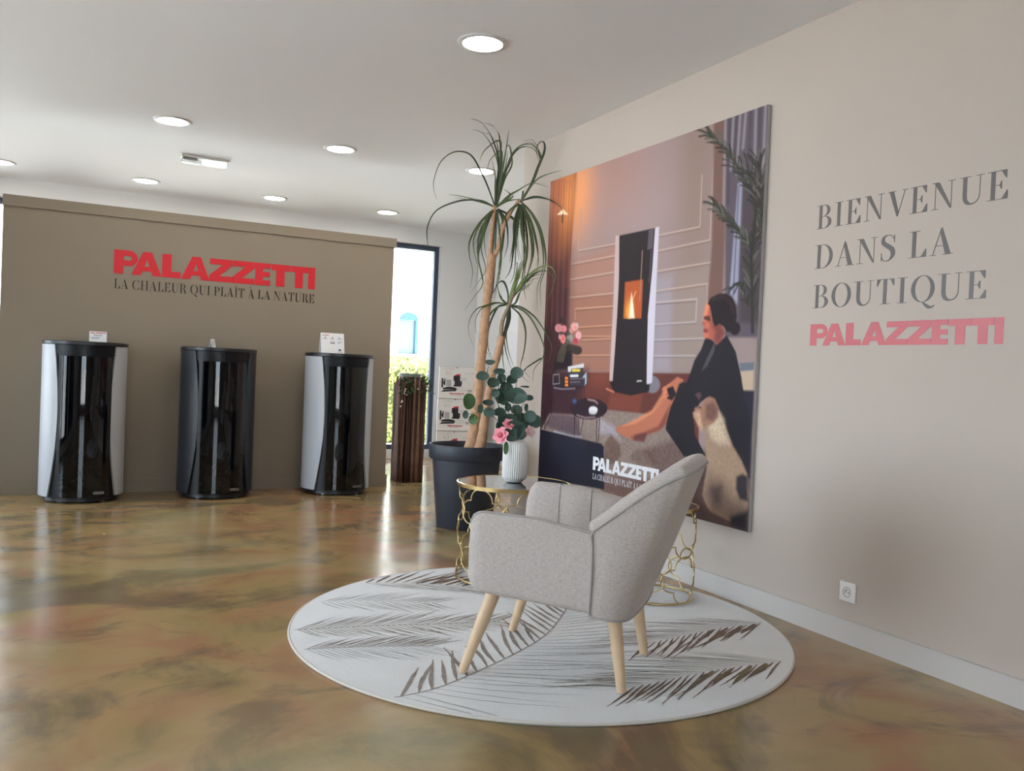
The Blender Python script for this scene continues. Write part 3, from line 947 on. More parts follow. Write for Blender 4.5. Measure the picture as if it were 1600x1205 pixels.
("P",(228,166,172),4,0.95,14,[(235,524),(235,529),(232,533),(228,536),(223,537),(217,537),(211,535),(206,532),(203,528),(201,524),(202,519),(205,515),(209,512),(214,511),(220,511),(226,513),(231,516),(234,520)]),
("P",(226,130,122),4,0.95,14,[(142,534),(142,539),(139,543),(135,547),(130,548),(124,548),(118,546),(113,543),(110,539),(109,533),(109,528),(112,524),(116,520),(121,519),(127,519),(133,521),(138,524),(141,529)]),
("P",(205,150,150),4,0.95,14,[(114,527),(113,530),(112,532),(110,534),(107,535),(104,535),(101,534),(99,532),(97,530),(97,527),(97,524),(98,521),(100,519),(103,518),(106,518),(109,519),(111,521),(113,524)]),
("P",(188,48,82),4,0.95,14,[(217,542),(217,546),(214,549),(211,551),(206,552),(201,552),(197,551),(193,549),(190,545),(189,542),(189,538),(191,535),(195,533),(200,532),(205,532),(209,533),(213,535),(216,539)]),
("P",(150,152,142),4,0.95,14,[(185,531),(185,535),(182,538),(177,541),(171,542),(165,542),(158,541),(153,538),(149,535),(148,530),(149,526),(152,523),(157,520),(163,519),(169,519),(175,521),(180,524),(184,527)]),
("P",(70,78,60),4,0.95,14,[(170,517),(170,519),(168,521),(166,522),(162,523),(158,523),(155,522),(152,521),(150,519),(149,517),(150,514),(151,513),(154,511),(157,511),(161,511),(165,512),(168,513),(170,515)]),
("P",(90,100,88),4,0.95,14,[(171,542),(170,544),(168,546),(165,548),(162,549),(157,549),(154,548),(150,546),(148,544),(147,541),(148,539),(149,537),(153,535),(156,534),(160,534),(164,535),(168,537),(170,539)]),
("P",(190,90,95),6,0.7,0,[(126,501),(126,502),(125,503),(123,504),(121,505),(119,505),(117,504),(115,503),(114,502),(114,500),(114,499),(115,497),(117,497),(118,496),(121,496),(123,497),(124,498),(125,499)]),
("P",(190,90,95),6,0.7,0,[(205,499),(204,501),(203,502),(202,503),(200,504),(198,503),(196,503),(195,502),(194,501),(193,499),(193,498),(194,496),(196,496),(198,495),(200,495),(201,496),(203,497),(204,498)]),
("P",(190,90,95),6,0.7,0,[(133,532),(133,533),(132,535),(131,536),(129,536),(127,536),(125,535),(123,534),(122,533),(121,532),(121,530),(122,529),(124,528),(126,527),(128,527),(130,528),(132,529),(133,530)]),
("P",(190,90,95),6,0.7,0,[(101,497),(101,498),(100,500),(99,501),(97,501),(95,501),(93,500),(91,499),(90,498),(89,496),(89,495),(90,494),(92,493),(94,492),(96,492),(98,493),(100,494),(101,495)]),
("P",(215,200,205),6,0.6,0,[(215,491),(214,492),(213,494),(211,495),(209,496),(206,496),(203,495),(201,494),(199,492),(199,490),(199,488),(200,487),(202,486),(205,485),(208,485),(210,486),(213,487),(214,489)]),
("P",(44,27,36),3,1,0,[(399,745),(394,756),(378,767),(351,776),(318,783),(281,785),(246,784),(216,778),(195,769),(187,758),(193,745),(212,734),(241,725),(276,719),(313,717),(347,720),(374,726),(393,734)]),
("L",(170,140,145),4,3,0.7,[(230,775),(275,780),(332,775)]),
("L",(190,150,150),4,4,0.8,[(290,723),(328,725),(343,732)]),
("P",(60,90,140),6,0.9,0,[(223,731),(222,734),(221,736),(218,738),(214,739),(210,739),(207,738),(204,737),(201,735),(201,732),(201,730),(203,728),(206,726),(209,725),(213,725),(217,726),(220,727),(222,729)]),
("P",(226,222,226),2,1,0,[(345,752),(344,756),(340,760),(334,763),(326,765),(318,765),(310,764),(303,762),(298,759),(297,755),(298,751),(302,747),(308,744),(316,743),(324,742),(332,743),(339,745),(344,748)]),
("P",(200,196,204),4,0.8,0,[(340,760),(339,762),(335,764),(330,766),(323,767),(316,767),(309,767),(304,766),(300,765),(299,763),(300,761),(303,759),(309,757),(315,756),(323,756),(329,756),(335,757),(339,758)]),
("L",(36,20,28),4,1.5,1,[(216,782),(220,847)]),
("L",(36,20,28),4,1.5,1,[(242,786),(246,842)]),
("L",(36,20,28),4,1.5,1,[(268,785),(255,842)]),
("L",(36,20,28),4,1.5,1,[(343,782),(346,848)]),
("L",(36,20,28),4,1.5,1,[(359,776),(357,847)]),
("L",(36,20,28),4,1.5,1,[(31,753),(32,836)]),
("L",(36,20,28),4,1.5,1,[(69,742),(70,782)]),
("L",(36,20,28),4,1.5,1,[(70,782),(35,833)]),
("L",(190,185,200),5,3,0.8,[(94,838),(211,844),(261,841)]),
("P",(27,25,37),3,1,0,[(-2,838),(201,846),(373,851),(387,860),(399,986),(-11,1005)]),
("G",(34,36,54),(205,892),120,60,0.7),
("P",(186,166,142),2,1,0,[(945,602),(992,600),(993,667),(960,667)]),
("P",(104,108,120),2,1,0,[(945,602),(994,600),(992,619),(948,623)]),
("P",(34,28,46),4,1,0,[(955,668),(998,667),(997,875),(967,854),(918,782)]),
("P",(27,24,33),2.5,1,0,[(825,535),(861,557),(896,535),(930,576),(953,637),(967,687),(991,736),(990,876),(951,830),(901,753),(876,712),(835,691),(811,705),(785,734),(795,788),(841,837),(838,851),(755,847),(676,784),(683,723),(701,691),(751,660),(766,631),(780,598),(804,570),(817,543)]),
("P",(86,78,84),4,0.9,0,[(856,550),(828,592),(810,625),(830,611),(853,576)]),
("P",(92,70,66),3,0.9,0,[(788,685),(806,678),(815,686),(805,699)]),
("P",(172,92,76),2.5,1,0,[(822,454),(834,462),(842,501),(853,513),(870,507),(882,516),(889,531),(875,549),(860,558),(847,547),(821,541),(813,535),(816,527),(811,520),(814,512),(803,506),(806,498),(812,493),(813,479),(816,465)]),
("P",(112,56,54),10,0.85,0,[(837,506),(872,507),(889,531),(875,549),(862,557),(849,545),(854,528)]),
("L",(238,140,104),12,7,0.9,[(821,458),(816,479),(813,492)]),
("P",(226,122,92),8,0.9,0,[(828,534),(828,536),(826,538),(825,539),(822,539),(820,539),(817,539),(815,537),(814,536),(813,534),(814,532),(815,530),(817,529),(819,529),(822,529),(824,529),(826,531),(827,532)]),
("P",(224,118,88),8,0.8,0,[(829,510),(829,512),(828,514),(827,515),(824,515),(822,515),(820,515),(818,513),(817,512),(817,510),(817,508),(818,506),(819,505),(822,505),(824,505),(826,505),(828,507),(829,508)]),
("L",(58,26,28),8,3,0.9,[(812,491),(825,493),(831,496)]),
("L",(60,26,30),6,3,0.7,[(815,487),(831,489)]),
("L",(140,46,46),9,3,0.9,[(814,522),(821,524)]),
("P",(28,17,23),3,1,0,[(820,455),(830,441),(859,432),(886,433),(909,444),(924,468),(928,494),(921,514),(903,529),(894,526),(883,514),(868,507),(853,513),(843,501),(836,480),(829,461)]),
("P",(30,18,24),3,1,0,[(942,520),(941,525),(938,530),(934,534),(928,536),(921,536),(915,534),(909,530),(905,525),(904,519),(905,513),(908,508),(913,504),(919,502),(925,503),(932,505),(937,509),(941,514)]),
("L",(70,40,44),6,8,0.6,[(840,445),(875,439),(902,454),(915,480)]),
("P",(186,112,86),2.5,1,0,[(688,658),(715,642),(740,649),(751,665),(710,694),(692,723),(676,770),(655,787),(598,805),(580,825),(535,826),(478,817),(443,806),(455,793),(506,782),(538,773),(612,740),(666,703),(656,673)]),
("P",(122,62,52),6,0.8,0,[(692,712),(676,770),(655,787),(598,805),(580,825),(535,826),(519,818),(578,801),(643,778)]),
("P",(232,150,108),6,0.7,0,[(664,679),(681,665),(666,702),(613,745),(537,780),(476,791),(612,737)]),
("P",(96,56,58),5,0.8,0,[(539,810),(593,799),(585,827),(535,826)]),
("P",(30,22,30),3,1,0,[(674,673),(699,667),(714,688),(697,706),(675,701)]),
("P",(30,24,32),4,1,0,[(723,660),(742,652),(761,664),(736,687),(708,695)]),
("L",(215,125,92),6,2,0.9,[(665,672),(655,678)]),
("L",(215,125,92),6,2,0.9,[(670,678),(658,686)]),
("L",(215,125,92),6,2,0.9,[(675,685),(661,694)]),
("L",(215,125,92),6,2,0.9,[(680,692),(665,702)]),
("P",(160,132,110),5,1,8,[(830,764),(863,750),(877,718),(897,739),(904,757),(935,803),(965,833),(987,863),(995,914),(995,996),(943,985),(868,973),(855,965),(841,948),(834,935),(846,867),(838,819)]),
("P",(206,186,160),14,0.8,14,[(848,763),(879,726),(897,742),(904,765),(920,798),(886,801),(855,786)]),
("P",(92,72,64),30,0.8,10,[(834,935),(857,887),(903,894),(943,922),(990,925),(995,999),(868,975)]),
("P",(60,46,46),16,0.8,0,[(864,917),(903,901),(901,949),(877,953)]),
("P",(46,40,46),6,1,0,[(952,874),(972,865),(989,869),(994,927),(967,927),(952,904)]),
("P",(30,26,34),10,1,0,[(937,973),(998,946),(997,1002),(938,993)]),
("P",(156,112,92),4,1,8,[(785,727),(793,718),(810,716),(823,699),(844,688),(864,693),(878,713),(878,737),(864,752),(835,763),(821,775),(806,763),(786,743)]),
("P",(206,170,140),8,0.8,14,[(786,732),(809,727),(823,765),(821,775),(806,763)]),
("P",(98,66,62),9,0.8,10,[(832,708),(859,700),(876,716),(875,737),(853,749),(832,743)]),
("P",(30,22,26),2,1,0,[(790,726),(790,727),(789,728),(788,729),(786,730),(785,730),(783,729),(782,729),(781,728),(781,727),(781,726),(782,725),(783,724),(784,723),(786,723),(788,724),(789,724),(790,725)]),
("P",(40,26,28),2,1,0,[(814,717),(814,718),(813,719),(812,719),(811,720),(809,720),(808,720),(807,719),(806,718),(806,718),(806,717),(807,716),(808,715),(809,715),(810,715),(812,715),(813,716),(814,716)]),
]
PLANT_LEAVES = [
(0.0067,[(2.559,5.288,2.203),(2.513,5.310,2.327),(2.471,5.329,2.420),(2.396,5.365,2.548),(2.297,5.411,2.566),(2.211,5.447,2.495),(2.170,5.460,2.371),(2.168,5.453,2.298),(2.186,5.435,2.226)]),
(0.0075,[(2.561,5.287,2.209),(2.581,5.277,2.396),(2.580,5.278,2.565),(2.564,5.286,2.657),(2.491,5.319,2.601),(2.461,5.329,2.551),(2.448,5.332,2.507)]),
(0.0083,[(2.566,5.284,2.215),(2.574,5.228,2.446),(2.567,5.163,2.610),(2.541,5.091,2.683)]),
(0.0105,[(2.566,5.284,2.215),(2.567,5.244,2.424),(2.544,5.202,2.579),(2.521,5.153,2.626)]),
(0.0090,[(2.571,5.281,2.215),(2.611,5.272,2.424),(2.652,5.262,2.542),(2.647,5.275,2.623),(2.633,5.294,2.630),(2.618,5.310,2.529)]),
(0.0075,[(2.571,5.282,2.227),(2.604,5.245,2.430),(2.630,5.203,2.557),(2.673,5.148,2.615),(2.721,5.086,2.606),(2.753,5.030,2.540),(2.733,4.999,2.461)]),
(0.0060,[(2.561,5.287,2.221),(2.575,5.287,2.493),(2.539,5.311,2.649),(2.375,5.112,2.683),(2.283,5.025,2.683),(2.225,5.020,2.683)]),
(0.0060,[(2.561,5.287,2.221),(2.580,5.286,2.518),(2.566,5.281,2.683),(2.418,5.081,2.683),(2.344,5.048,2.683)]),
(0.0097,[(2.561,5.287,2.215),(2.583,5.306,2.378),(2.603,5.333,2.531),(2.615,5.367,2.625)]),
(0.0097,[(2.558,5.289,2.215),(2.540,5.236,2.348),(2.512,5.170,2.450),(2.456,5.109,2.569)]),
(0.0090,[(2.564,5.285,2.215),(2.598,5.282,2.376),(2.625,5.285,2.489),(2.641,5.295,2.602)]),
(0.0067,[(2.556,5.289,2.203),(2.508,5.317,2.225),(2.466,5.343,2.241),(2.359,5.402,2.267),(2.274,5.450,2.278)]),
(0.0067,[(2.550,5.292,2.202),(2.473,5.330,2.240),(2.343,5.393,2.234),(2.205,5.459,2.166),(2.147,5.482,2.060),(2.141,5.478,1.963),(2.152,5.465,1.891)]),
(0.0105,[(2.567,5.284,2.201),(2.600,5.258,2.233),(2.648,5.222,2.250),(2.706,5.179,2.259)]),
(0.0067,[(2.551,5.292,2.190),(2.467,5.331,2.090),(2.411,5.355,1.966),(2.408,5.352,1.869),(2.431,5.334,1.749),(2.417,5.336,1.640)]),
(0.0083,[(2.556,5.289,2.185),(2.483,5.333,2.056),(2.468,5.350,1.911),(2.490,5.350,1.792),(2.520,5.345,1.673)]),
(0.0083,[(2.556,5.289,2.185),(2.498,5.311,2.090),(2.467,5.315,1.931),(2.458,5.309,1.834),(2.487,5.281,1.678),(2.435,5.296,1.579),(2.372,5.315,1.474)]),
(0.0083,[(2.567,5.283,2.185),(2.565,5.305,2.037),(2.573,5.327,1.798),(2.602,5.344,1.644)]),
(0.0075,[(2.572,5.280,2.185),(2.568,5.279,1.974),(2.568,5.275,1.793),(2.553,5.278,1.563),(2.488,5.310,1.439)]),
(0.0097,[(2.578,5.278,2.186),(2.624,5.281,2.101),(2.638,5.308,1.949),(2.637,5.347,1.806),(2.663,5.376,1.700)]),
(0.0083,[(2.572,5.280,2.185),(2.589,5.267,2.035),(2.600,5.256,1.854),(2.580,5.260,1.672),(2.556,5.267,1.539)]),
(0.0075,[(2.578,5.278,2.192),(2.605,5.203,2.100),(2.589,5.131,1.947),(2.537,5.070,1.830)]),
(0.0067,[(2.572,5.281,2.203),(2.625,5.205,2.270),(2.588,5.161,2.288),(2.532,5.118,2.293)]),
(0.0075,[(2.572,5.281,2.203),(2.629,5.240,2.276),(2.684,5.194,2.318),(2.760,5.137,2.367),(2.858,5.065,2.338)]),
(0.0067,[(2.572,5.281,2.191),(2.655,5.281,2.165),(2.744,5.289,2.117),(2.838,5.302,2.043)]),
(0.0067,[(2.562,5.286,2.191),(2.485,5.260,2.118),(2.425,5.206,2.009),(2.342,5.155,1.889)]),
(0.0075,[(2.559,5.287,2.188),(2.530,5.323,2.108),(2.517,5.356,1.990),(2.550,5.367,1.848)]),
(0.0097,[(2.710,5.210,2.240),(2.764,5.168,2.355),(2.795,5.135,2.473),(2.822,5.100,2.583),(2.809,5.084,2.637),(2.775,5.077,2.636),(2.741,5.067,2.576),(2.746,5.037,2.494)]),
(0.0075,[(2.712,5.209,2.246),(2.775,5.164,2.379),(2.801,5.134,2.485),(2.804,5.112,2.529),(2.765,5.111,2.600),(2.720,5.111,2.629),(2.657,5.119,2.609)]),
(0.0075,[(2.720,5.205,2.259),(2.775,5.116,2.383),(2.822,5.010,2.418),(2.854,4.902,2.425)]),
(0.0075,[(2.720,5.205,2.253),(2.812,5.174,2.284),(2.873,5.084,2.259),(2.873,4.937,2.189),(2.873,4.882,2.129)]),
(0.0090,[(2.721,5.204,2.241),(2.788,5.170,2.166),(2.846,5.139,2.048),(2.873,5.112,1.891),(2.873,5.115,1.783),(2.855,5.135,1.675),(2.866,5.129,1.530)]),
(0.0075,[(2.721,5.204,2.235),(2.788,5.190,2.120),(2.837,5.192,1.981),(2.871,5.205,1.852),(2.873,5.237,1.757)]),
(0.0105,[(2.721,5.204,2.229),(2.755,5.224,2.048),(2.785,5.259,1.873),(2.801,5.308,1.719)]),
(0.0097,[(2.716,5.207,2.228),(2.721,5.187,2.040),(2.745,5.154,1.883),(2.717,5.146,1.724),(2.720,5.121,1.615)]),
(0.0135,[(2.710,5.209,2.228),(2.700,5.257,2.107),(2.719,5.303,1.993),(2.725,5.361,1.840)]),
(0.0083,[(2.710,5.209,2.228),(2.658,5.168,2.030),(2.609,5.105,1.782),(2.538,5.047,1.689)]),
(0.0090,[(2.705,5.212,2.234),(2.654,5.278,2.165),(2.655,5.328,2.099),(2.667,5.378,2.033)]),
(0.0075,[(2.705,5.212,2.234),(2.642,5.205,2.189),(2.581,5.184,2.119),(2.529,5.152,2.026)]),
(0.0075,[(2.721,5.204,2.229),(2.762,5.135,2.038),(2.753,5.079,1.852),(2.685,5.048,1.666),(2.667,4.987,1.556)]),
(0.0083,[(2.726,5.201,2.235),(2.744,5.133,2.095),(2.745,5.056,1.908),(2.698,4.997,1.780)]),
(0.0090,[(2.723,5.203,2.229),(2.766,5.209,2.072),(2.795,5.231,1.908),(2.800,5.270,1.765),(2.838,5.296,1.647)]),
(0.0067,[(2.716,5.207,2.228),(2.690,5.186,2.108),(2.667,5.154,1.958),(2.668,5.105,1.823)]),
(0.0090,[(2.719,5.205,2.235),(2.709,5.169,2.311),(2.679,5.130,2.289)]),
(0.0083,[(2.651,5.227,1.525),(2.695,5.232,1.668),(2.742,5.243,1.807),(2.772,5.266,1.860)]),
(0.0083,[(2.661,5.222,1.544),(2.737,5.251,1.703),(2.811,5.301,1.868)]),
(0.0067,[(2.671,5.217,1.557),(2.738,5.187,1.699),(2.843,5.136,1.800),(2.873,5.044,1.801),(2.873,4.962,1.723),(2.873,5.049,1.575)]),
(0.0067,[(2.666,5.220,1.556),(2.691,5.207,1.690),(2.705,5.200,1.823),(2.688,5.205,1.798)]),
(0.0067,[(2.676,5.214,1.569),(2.774,5.156,1.724),(2.820,5.118,1.773),(2.866,5.079,1.792)]),
(0.0083,[(2.666,5.220,1.556),(2.690,5.119,1.660),(2.669,5.013,1.744)]),
(0.0090,[(2.661,5.222,1.550),(2.650,5.144,1.646),(2.654,5.033,1.721)]),
(0.0067,[(2.671,5.217,1.563),(2.730,5.145,1.677),(2.804,5.049,1.724)]),
(0.0063,[(2.664,5.220,1.527),(2.737,5.192,1.524),(2.822,5.160,1.470),(2.873,5.125,1.399),(2.873,4.982,1.273),(2.873,4.989,1.187),(2.873,5.056,1.114)]),
(0.0063,[(2.664,5.220,1.527),(2.743,5.171,1.501),(2.806,5.127,1.424),(2.870,5.079,1.266),(2.861,5.070,1.179),(2.807,5.084,1.096),(2.797,5.074,1.009)]),
(0.0077,[(2.674,5.215,1.524),(2.744,5.201,1.466),(2.793,5.206,1.366),(2.805,5.232,1.235),(2.801,5.269,1.138),(2.818,5.299,1.101)]),
(0.0091,[(2.661,5.222,1.527),(2.660,5.228,1.432),(2.648,5.242,1.322),(2.669,5.239,1.198),(2.710,5.227,1.090)]),
(0.0084,[(2.668,5.218,1.524),(2.665,5.205,1.432),(2.630,5.205,1.313),(2.612,5.195,1.239),(2.614,5.172,1.124),(2.614,5.152,1.088)]),
(0.0063,[(2.648,5.229,1.534),(2.601,5.263,1.517),(2.564,5.294,1.413),(2.556,5.312,1.318),(2.569,5.320,1.223),(2.604,5.318,1.151)]),
(0.0063,[(2.642,5.232,1.530),(2.583,5.259,1.508),(2.525,5.283,1.425),(2.507,5.286,1.315),(2.511,5.278,1.242),(2.560,5.245,1.150)]),
(0.0056,[(2.654,5.225,1.538),(2.575,5.248,1.544),(2.509,5.258,1.521),(2.442,5.266,1.491),(2.391,5.262,1.416),(2.377,5.238,1.328),(2.403,5.190,1.215)]),
(0.0063,[(2.655,5.225,1.527),(2.658,5.231,1.608),(2.636,5.252,1.684),(2.607,5.276,1.687),(2.580,5.298,1.627),(2.557,5.319,1.557)]),
(0.0063,[(2.658,5.224,1.538),(2.603,5.223,1.574),(2.570,5.203,1.621),(2.546,5.174,1.653)]),
(0.0056,[(2.661,5.222,1.527),(2.697,5.182,1.550),(2.716,5.148,1.636),(2.760,5.096,1.680),(2.764,5.063,1.728)]),
(0.0049,[(2.873,5.091,1.179),(2.844,5.141,1.148),(2.792,5.194,1.094),(2.793,5.224,1.049),(2.848,5.228,1.003)]),
(0.0056,[(2.561,5.287,2.209),(2.584,5.273,2.369),(2.588,5.268,2.512),(2.578,5.269,2.588),(2.519,5.293,2.533),(2.497,5.297,2.483),(2.491,5.294,2.439)]),
(0.0068,[(2.571,5.281,2.215),(2.610,5.264,2.391),(2.651,5.247,2.489),(2.652,5.250,2.556),(2.645,5.256,2.560),(2.639,5.261,2.471)]),
(0.0056,[(2.571,5.282,2.227),(2.603,5.246,2.421),(2.629,5.205,2.543),(2.670,5.151,2.599),(2.716,5.091,2.591),(2.748,5.036,2.529),(2.729,5.006,2.455)]),
(0.0045,[(2.561,5.287,2.221),(2.570,5.284,2.458),(2.535,5.301,2.593),(2.390,5.126,2.623),(2.307,5.047,2.624),(2.253,5.039,2.624)]),
(0.0045,[(2.561,5.287,2.221),(2.572,5.289,2.490),(2.553,5.288,2.637),(2.411,5.108,2.633),(2.337,5.080,2.628)]),
(0.0073,[(2.561,5.287,2.215),(2.577,5.300,2.365),(2.591,5.322,2.506),(2.599,5.349,2.592)]),
(0.0073,[(2.558,5.289,2.215),(2.535,5.247,2.318),(2.504,5.195,2.396),(2.451,5.147,2.489)]),
(0.0051,[(2.556,5.289,2.203),(2.512,5.304,2.217),(2.473,5.316,2.225),(2.374,5.361,2.243),(2.295,5.394,2.246)]),
(0.0051,[(2.550,5.292,2.202),(2.475,5.333,2.242),(2.347,5.399,2.235),(2.209,5.469,2.167),(2.154,5.494,2.059),(2.152,5.493,1.960),(2.167,5.482,1.887)]),
(0.0051,[(2.551,5.292,2.190),(2.478,5.319,2.096),(2.429,5.332,1.981),(2.428,5.321,1.890),(2.451,5.296,1.779),(2.441,5.290,1.677)]),
(0.0062,[(2.556,5.289,2.185),(2.506,5.303,2.107),(2.479,5.302,1.974),(2.471,5.292,1.893),(2.495,5.264,1.763),(2.450,5.272,1.681),(2.396,5.284,1.593)]),
(0.0056,[(2.572,5.280,2.185),(2.570,5.281,2.000),(2.571,5.281,1.842),(2.559,5.287,1.640),(2.501,5.318,1.533)]),
(0.0062,[(2.572,5.280,2.185),(2.588,5.257,2.029),(2.597,5.235,1.840),(2.572,5.230,1.650),(2.544,5.228,1.511)]),
(0.0051,[(2.572,5.281,2.203),(2.637,5.194,2.262),(2.606,5.140,2.268),(2.556,5.088,2.260)]),
(0.0051,[(2.572,5.281,2.191),(2.646,5.273,2.160),(2.726,5.274,2.105),(2.811,5.279,2.026)]),
(0.0051,[(2.562,5.286,2.191),(2.492,5.259,2.103),(2.439,5.204,1.978),(2.363,5.151,1.842)]),
(0.0056,[(2.712,5.209,2.246),(2.772,5.159,2.381),(2.796,5.122,2.488),(2.798,5.094,2.535),(2.757,5.087,2.609),(2.712,5.080,2.641),(2.649,5.081,2.625)]),
(0.0056,[(2.720,5.205,2.253),(2.789,5.174,2.285),(2.833,5.095,2.271),(2.828,4.970,2.220),(2.822,4.919,2.177)]),
(0.0068,[(2.721,5.204,2.241),(2.785,5.173,2.162),(2.840,5.145,2.041),(2.863,5.122,1.880),(2.862,5.128,1.769),(2.841,5.150,1.656),(2.849,5.148,1.508)]),
(0.0056,[(2.721,5.204,2.235),(2.785,5.189,2.135),(2.834,5.188,2.014),(2.863,5.196,1.902),(2.863,5.221,1.819)]),
(0.0101,[(2.710,5.209,2.228),(2.699,5.245,2.092),(2.717,5.279,1.964),(2.723,5.324,1.795)]),
(0.0062,[(2.710,5.209,2.228),(2.660,5.149,2.017),(2.615,5.065,1.751),(2.545,4.987,1.651)]),
(0.0056,[(2.705,5.212,2.234),(2.664,5.194,2.203),(2.624,5.165,2.152),(2.592,5.127,2.083)]),
(0.0056,[(2.721,5.204,2.229),(2.766,5.138,2.056),(2.765,5.083,1.887),(2.708,5.052,1.719),(2.698,4.994,1.620)]),
(0.0062,[(2.726,5.201,2.235),(2.738,5.132,2.088),(2.732,5.053,1.891),(2.677,4.992,1.757)]),
(0.0051,[(2.716,5.207,2.228),(2.694,5.185,2.110),(2.675,5.152,1.964),(2.679,5.104,1.831)]),
(0.0062,[(2.651,5.227,1.525),(2.703,5.235,1.672),(2.759,5.249,1.814),(2.797,5.275,1.868)]),
(0.0051,[(2.671,5.217,1.557),(2.734,5.183,1.679),(2.830,5.130,1.766),(2.861,5.041,1.763),(2.863,4.961,1.691),(2.863,5.030,1.556)]),
(0.0051,[(2.666,5.220,1.556),(2.696,5.193,1.673),(2.714,5.172,1.790),(2.706,5.162,1.762)]),
(0.0051,[(2.676,5.214,1.569),(2.765,5.149,1.707),(2.802,5.104,1.742),(2.840,5.058,1.747)]),
(0.0058,[(2.674,5.215,1.524),(2.736,5.194,1.473),(2.779,5.188,1.387),(2.791,5.200,1.273),(2.790,5.223,1.190),(2.807,5.238,1.156)]),
(0.0068,[(2.661,5.222,1.527),(2.664,5.223,1.435),(2.657,5.232,1.328),(2.680,5.226,1.209),(2.721,5.212,1.104)]),
(0.0063,[(2.668,5.218,1.524),(2.661,5.203,1.450),(2.627,5.198,1.356),(2.608,5.185,1.297),(2.604,5.162,1.205),(2.599,5.140,1.177)]),
(0.0047,[(2.642,5.232,1.530),(2.586,5.254,1.508),(2.533,5.274,1.433),(2.513,5.276,1.335),(2.511,5.268,1.269),(2.549,5.239,1.186)]),
(0.0042,[(2.654,5.225,1.538),(2.589,5.247,1.543),(2.534,5.258,1.523),(2.479,5.267,1.497),(2.439,5.266,1.430),(2.430,5.247,1.353),(2.457,5.207,1.253)]),
(0.0047,[(2.655,5.225,1.527),(2.657,5.225,1.608),(2.635,5.239,1.686),(2.606,5.256,1.693),(2.579,5.272,1.642),(2.555,5.286,1.579)]),
(0.0047,[(2.658,5.224,1.538),(2.621,5.229,1.557),(2.602,5.219,1.584),(2.590,5.201,1.600)]),
(0.0042,[(2.661,5.222,1.527),(2.689,5.181,1.547),(2.702,5.145,1.619),(2.737,5.094,1.656),(2.738,5.059,1.697)]),
(0.0037,[(2.863,5.091,1.179),(2.843,5.126,1.155),(2.794,5.164,1.110),(2.791,5.181,1.074),(2.834,5.175,1.036)]),
]
PLANT_STEMS = [
[(2.451,5.310,0.478,0.0580),(2.468,5.304,0.584,0.0460),(2.482,5.300,0.761,0.0360),(2.495,5.297,0.982,0.0335),(2.510,5.294,1.247,0.0325),(2.526,5.291,1.512,0.0315),(2.539,5.289,1.732,0.0305),(2.550,5.286,1.874,0.0310)],
[(2.481,5.239,0.485,0.0460),(2.501,5.231,0.591,0.0360),(2.519,5.225,0.766,0.0300),(2.537,5.219,0.942,0.0275),(2.563,5.208,1.096,0.0260),(2.590,5.196,1.228,0.0265),(2.603,5.191,1.312,0.0285)],
[(2.539,5.292,1.865,0.0170),(2.540,5.293,1.953,0.0130),(2.548,5.291,2.085,0.0125),(2.556,5.289,2.209,0.0120)],
[(2.566,5.277,1.866,0.0170),(2.588,5.267,1.933,0.0150),(2.604,5.261,2.035,0.0135),(2.648,5.241,2.156,0.0120),(2.707,5.212,2.260,0.0100)],
[(2.600,5.193,1.294,0.0160),(2.601,5.194,1.390,0.0140),(2.615,5.188,1.452,0.0130),(2.640,5.176,1.523,0.0110),(2.672,5.162,1.625,0.0090)],
]
BOUQUET_LEAVES = [(2.046,3.882,1.071,0.0265,0.0232),(2.051,3.946,1.035,0.0232,0.0185),(1.961,3.917,1.074,0.0232,0.0119),(1.939,3.991,1.122,0.0199,0.0119),(1.916,4.028,1.050,0.0265,0.0185),(2.002,3.968,1.039,0.0185,0.0212),(1.953,3.963,1.017,0.0265,0.0199),(2.003,3.921,0.993,0.0278,0.0252),(2.035,3.858,0.957,0.0430,0.0318),(2.008,3.875,0.949,0.0265,0.0199),(2.134,3.915,0.945,0.0232,0.0119),(1.985,3.947,0.945,0.0232,0.0298),(1.946,3.928,0.965,0.0166,0.0166),(2.061,3.908,0.879,0.0232,0.0185),(2.109,3.885,0.891,0.0079,0.0159),(1.978,3.925,0.864,0.0252,0.0185),(1.925,3.951,0.864,0.0232,0.0185),(1.942,4.006,0.910,0.0232,0.0119),(1.843,4.023,0.909,0.0252,0.0318),(1.835,4.038,0.841,0.0119,0.0166),(1.869,4.015,0.823,0.0199,0.0219),(1.870,3.936,0.878,0.0113,0.0199),(2.016,3.881,0.837,0.0252,0.0212),(2.079,3.903,0.840,0.0278,0.0232),(2.102,3.821,0.852,0.0265,0.0238),(2.146,3.854,0.824,0.0238,0.0252),(2.139,3.898,0.818,0.0265,0.0238),(1.990,3.916,0.828,0.0212,0.0278),(1.981,3.924,0.791,0.0179,0.0212),(2.022,3.837,0.775,0.0384,0.0411),(2.056,3.818,0.771,0.0212,0.0318),(2.005,3.845,0.762,0.0298,0.0298),(2.022,3.926,0.894,0.0132,0.0172),(1.984,3.855,0.689,0.0099,0.0252),(2.068,3.834,1.003,0.0185,0.0040),(2.013,3.956,0.932,0.0199,0.0225),]
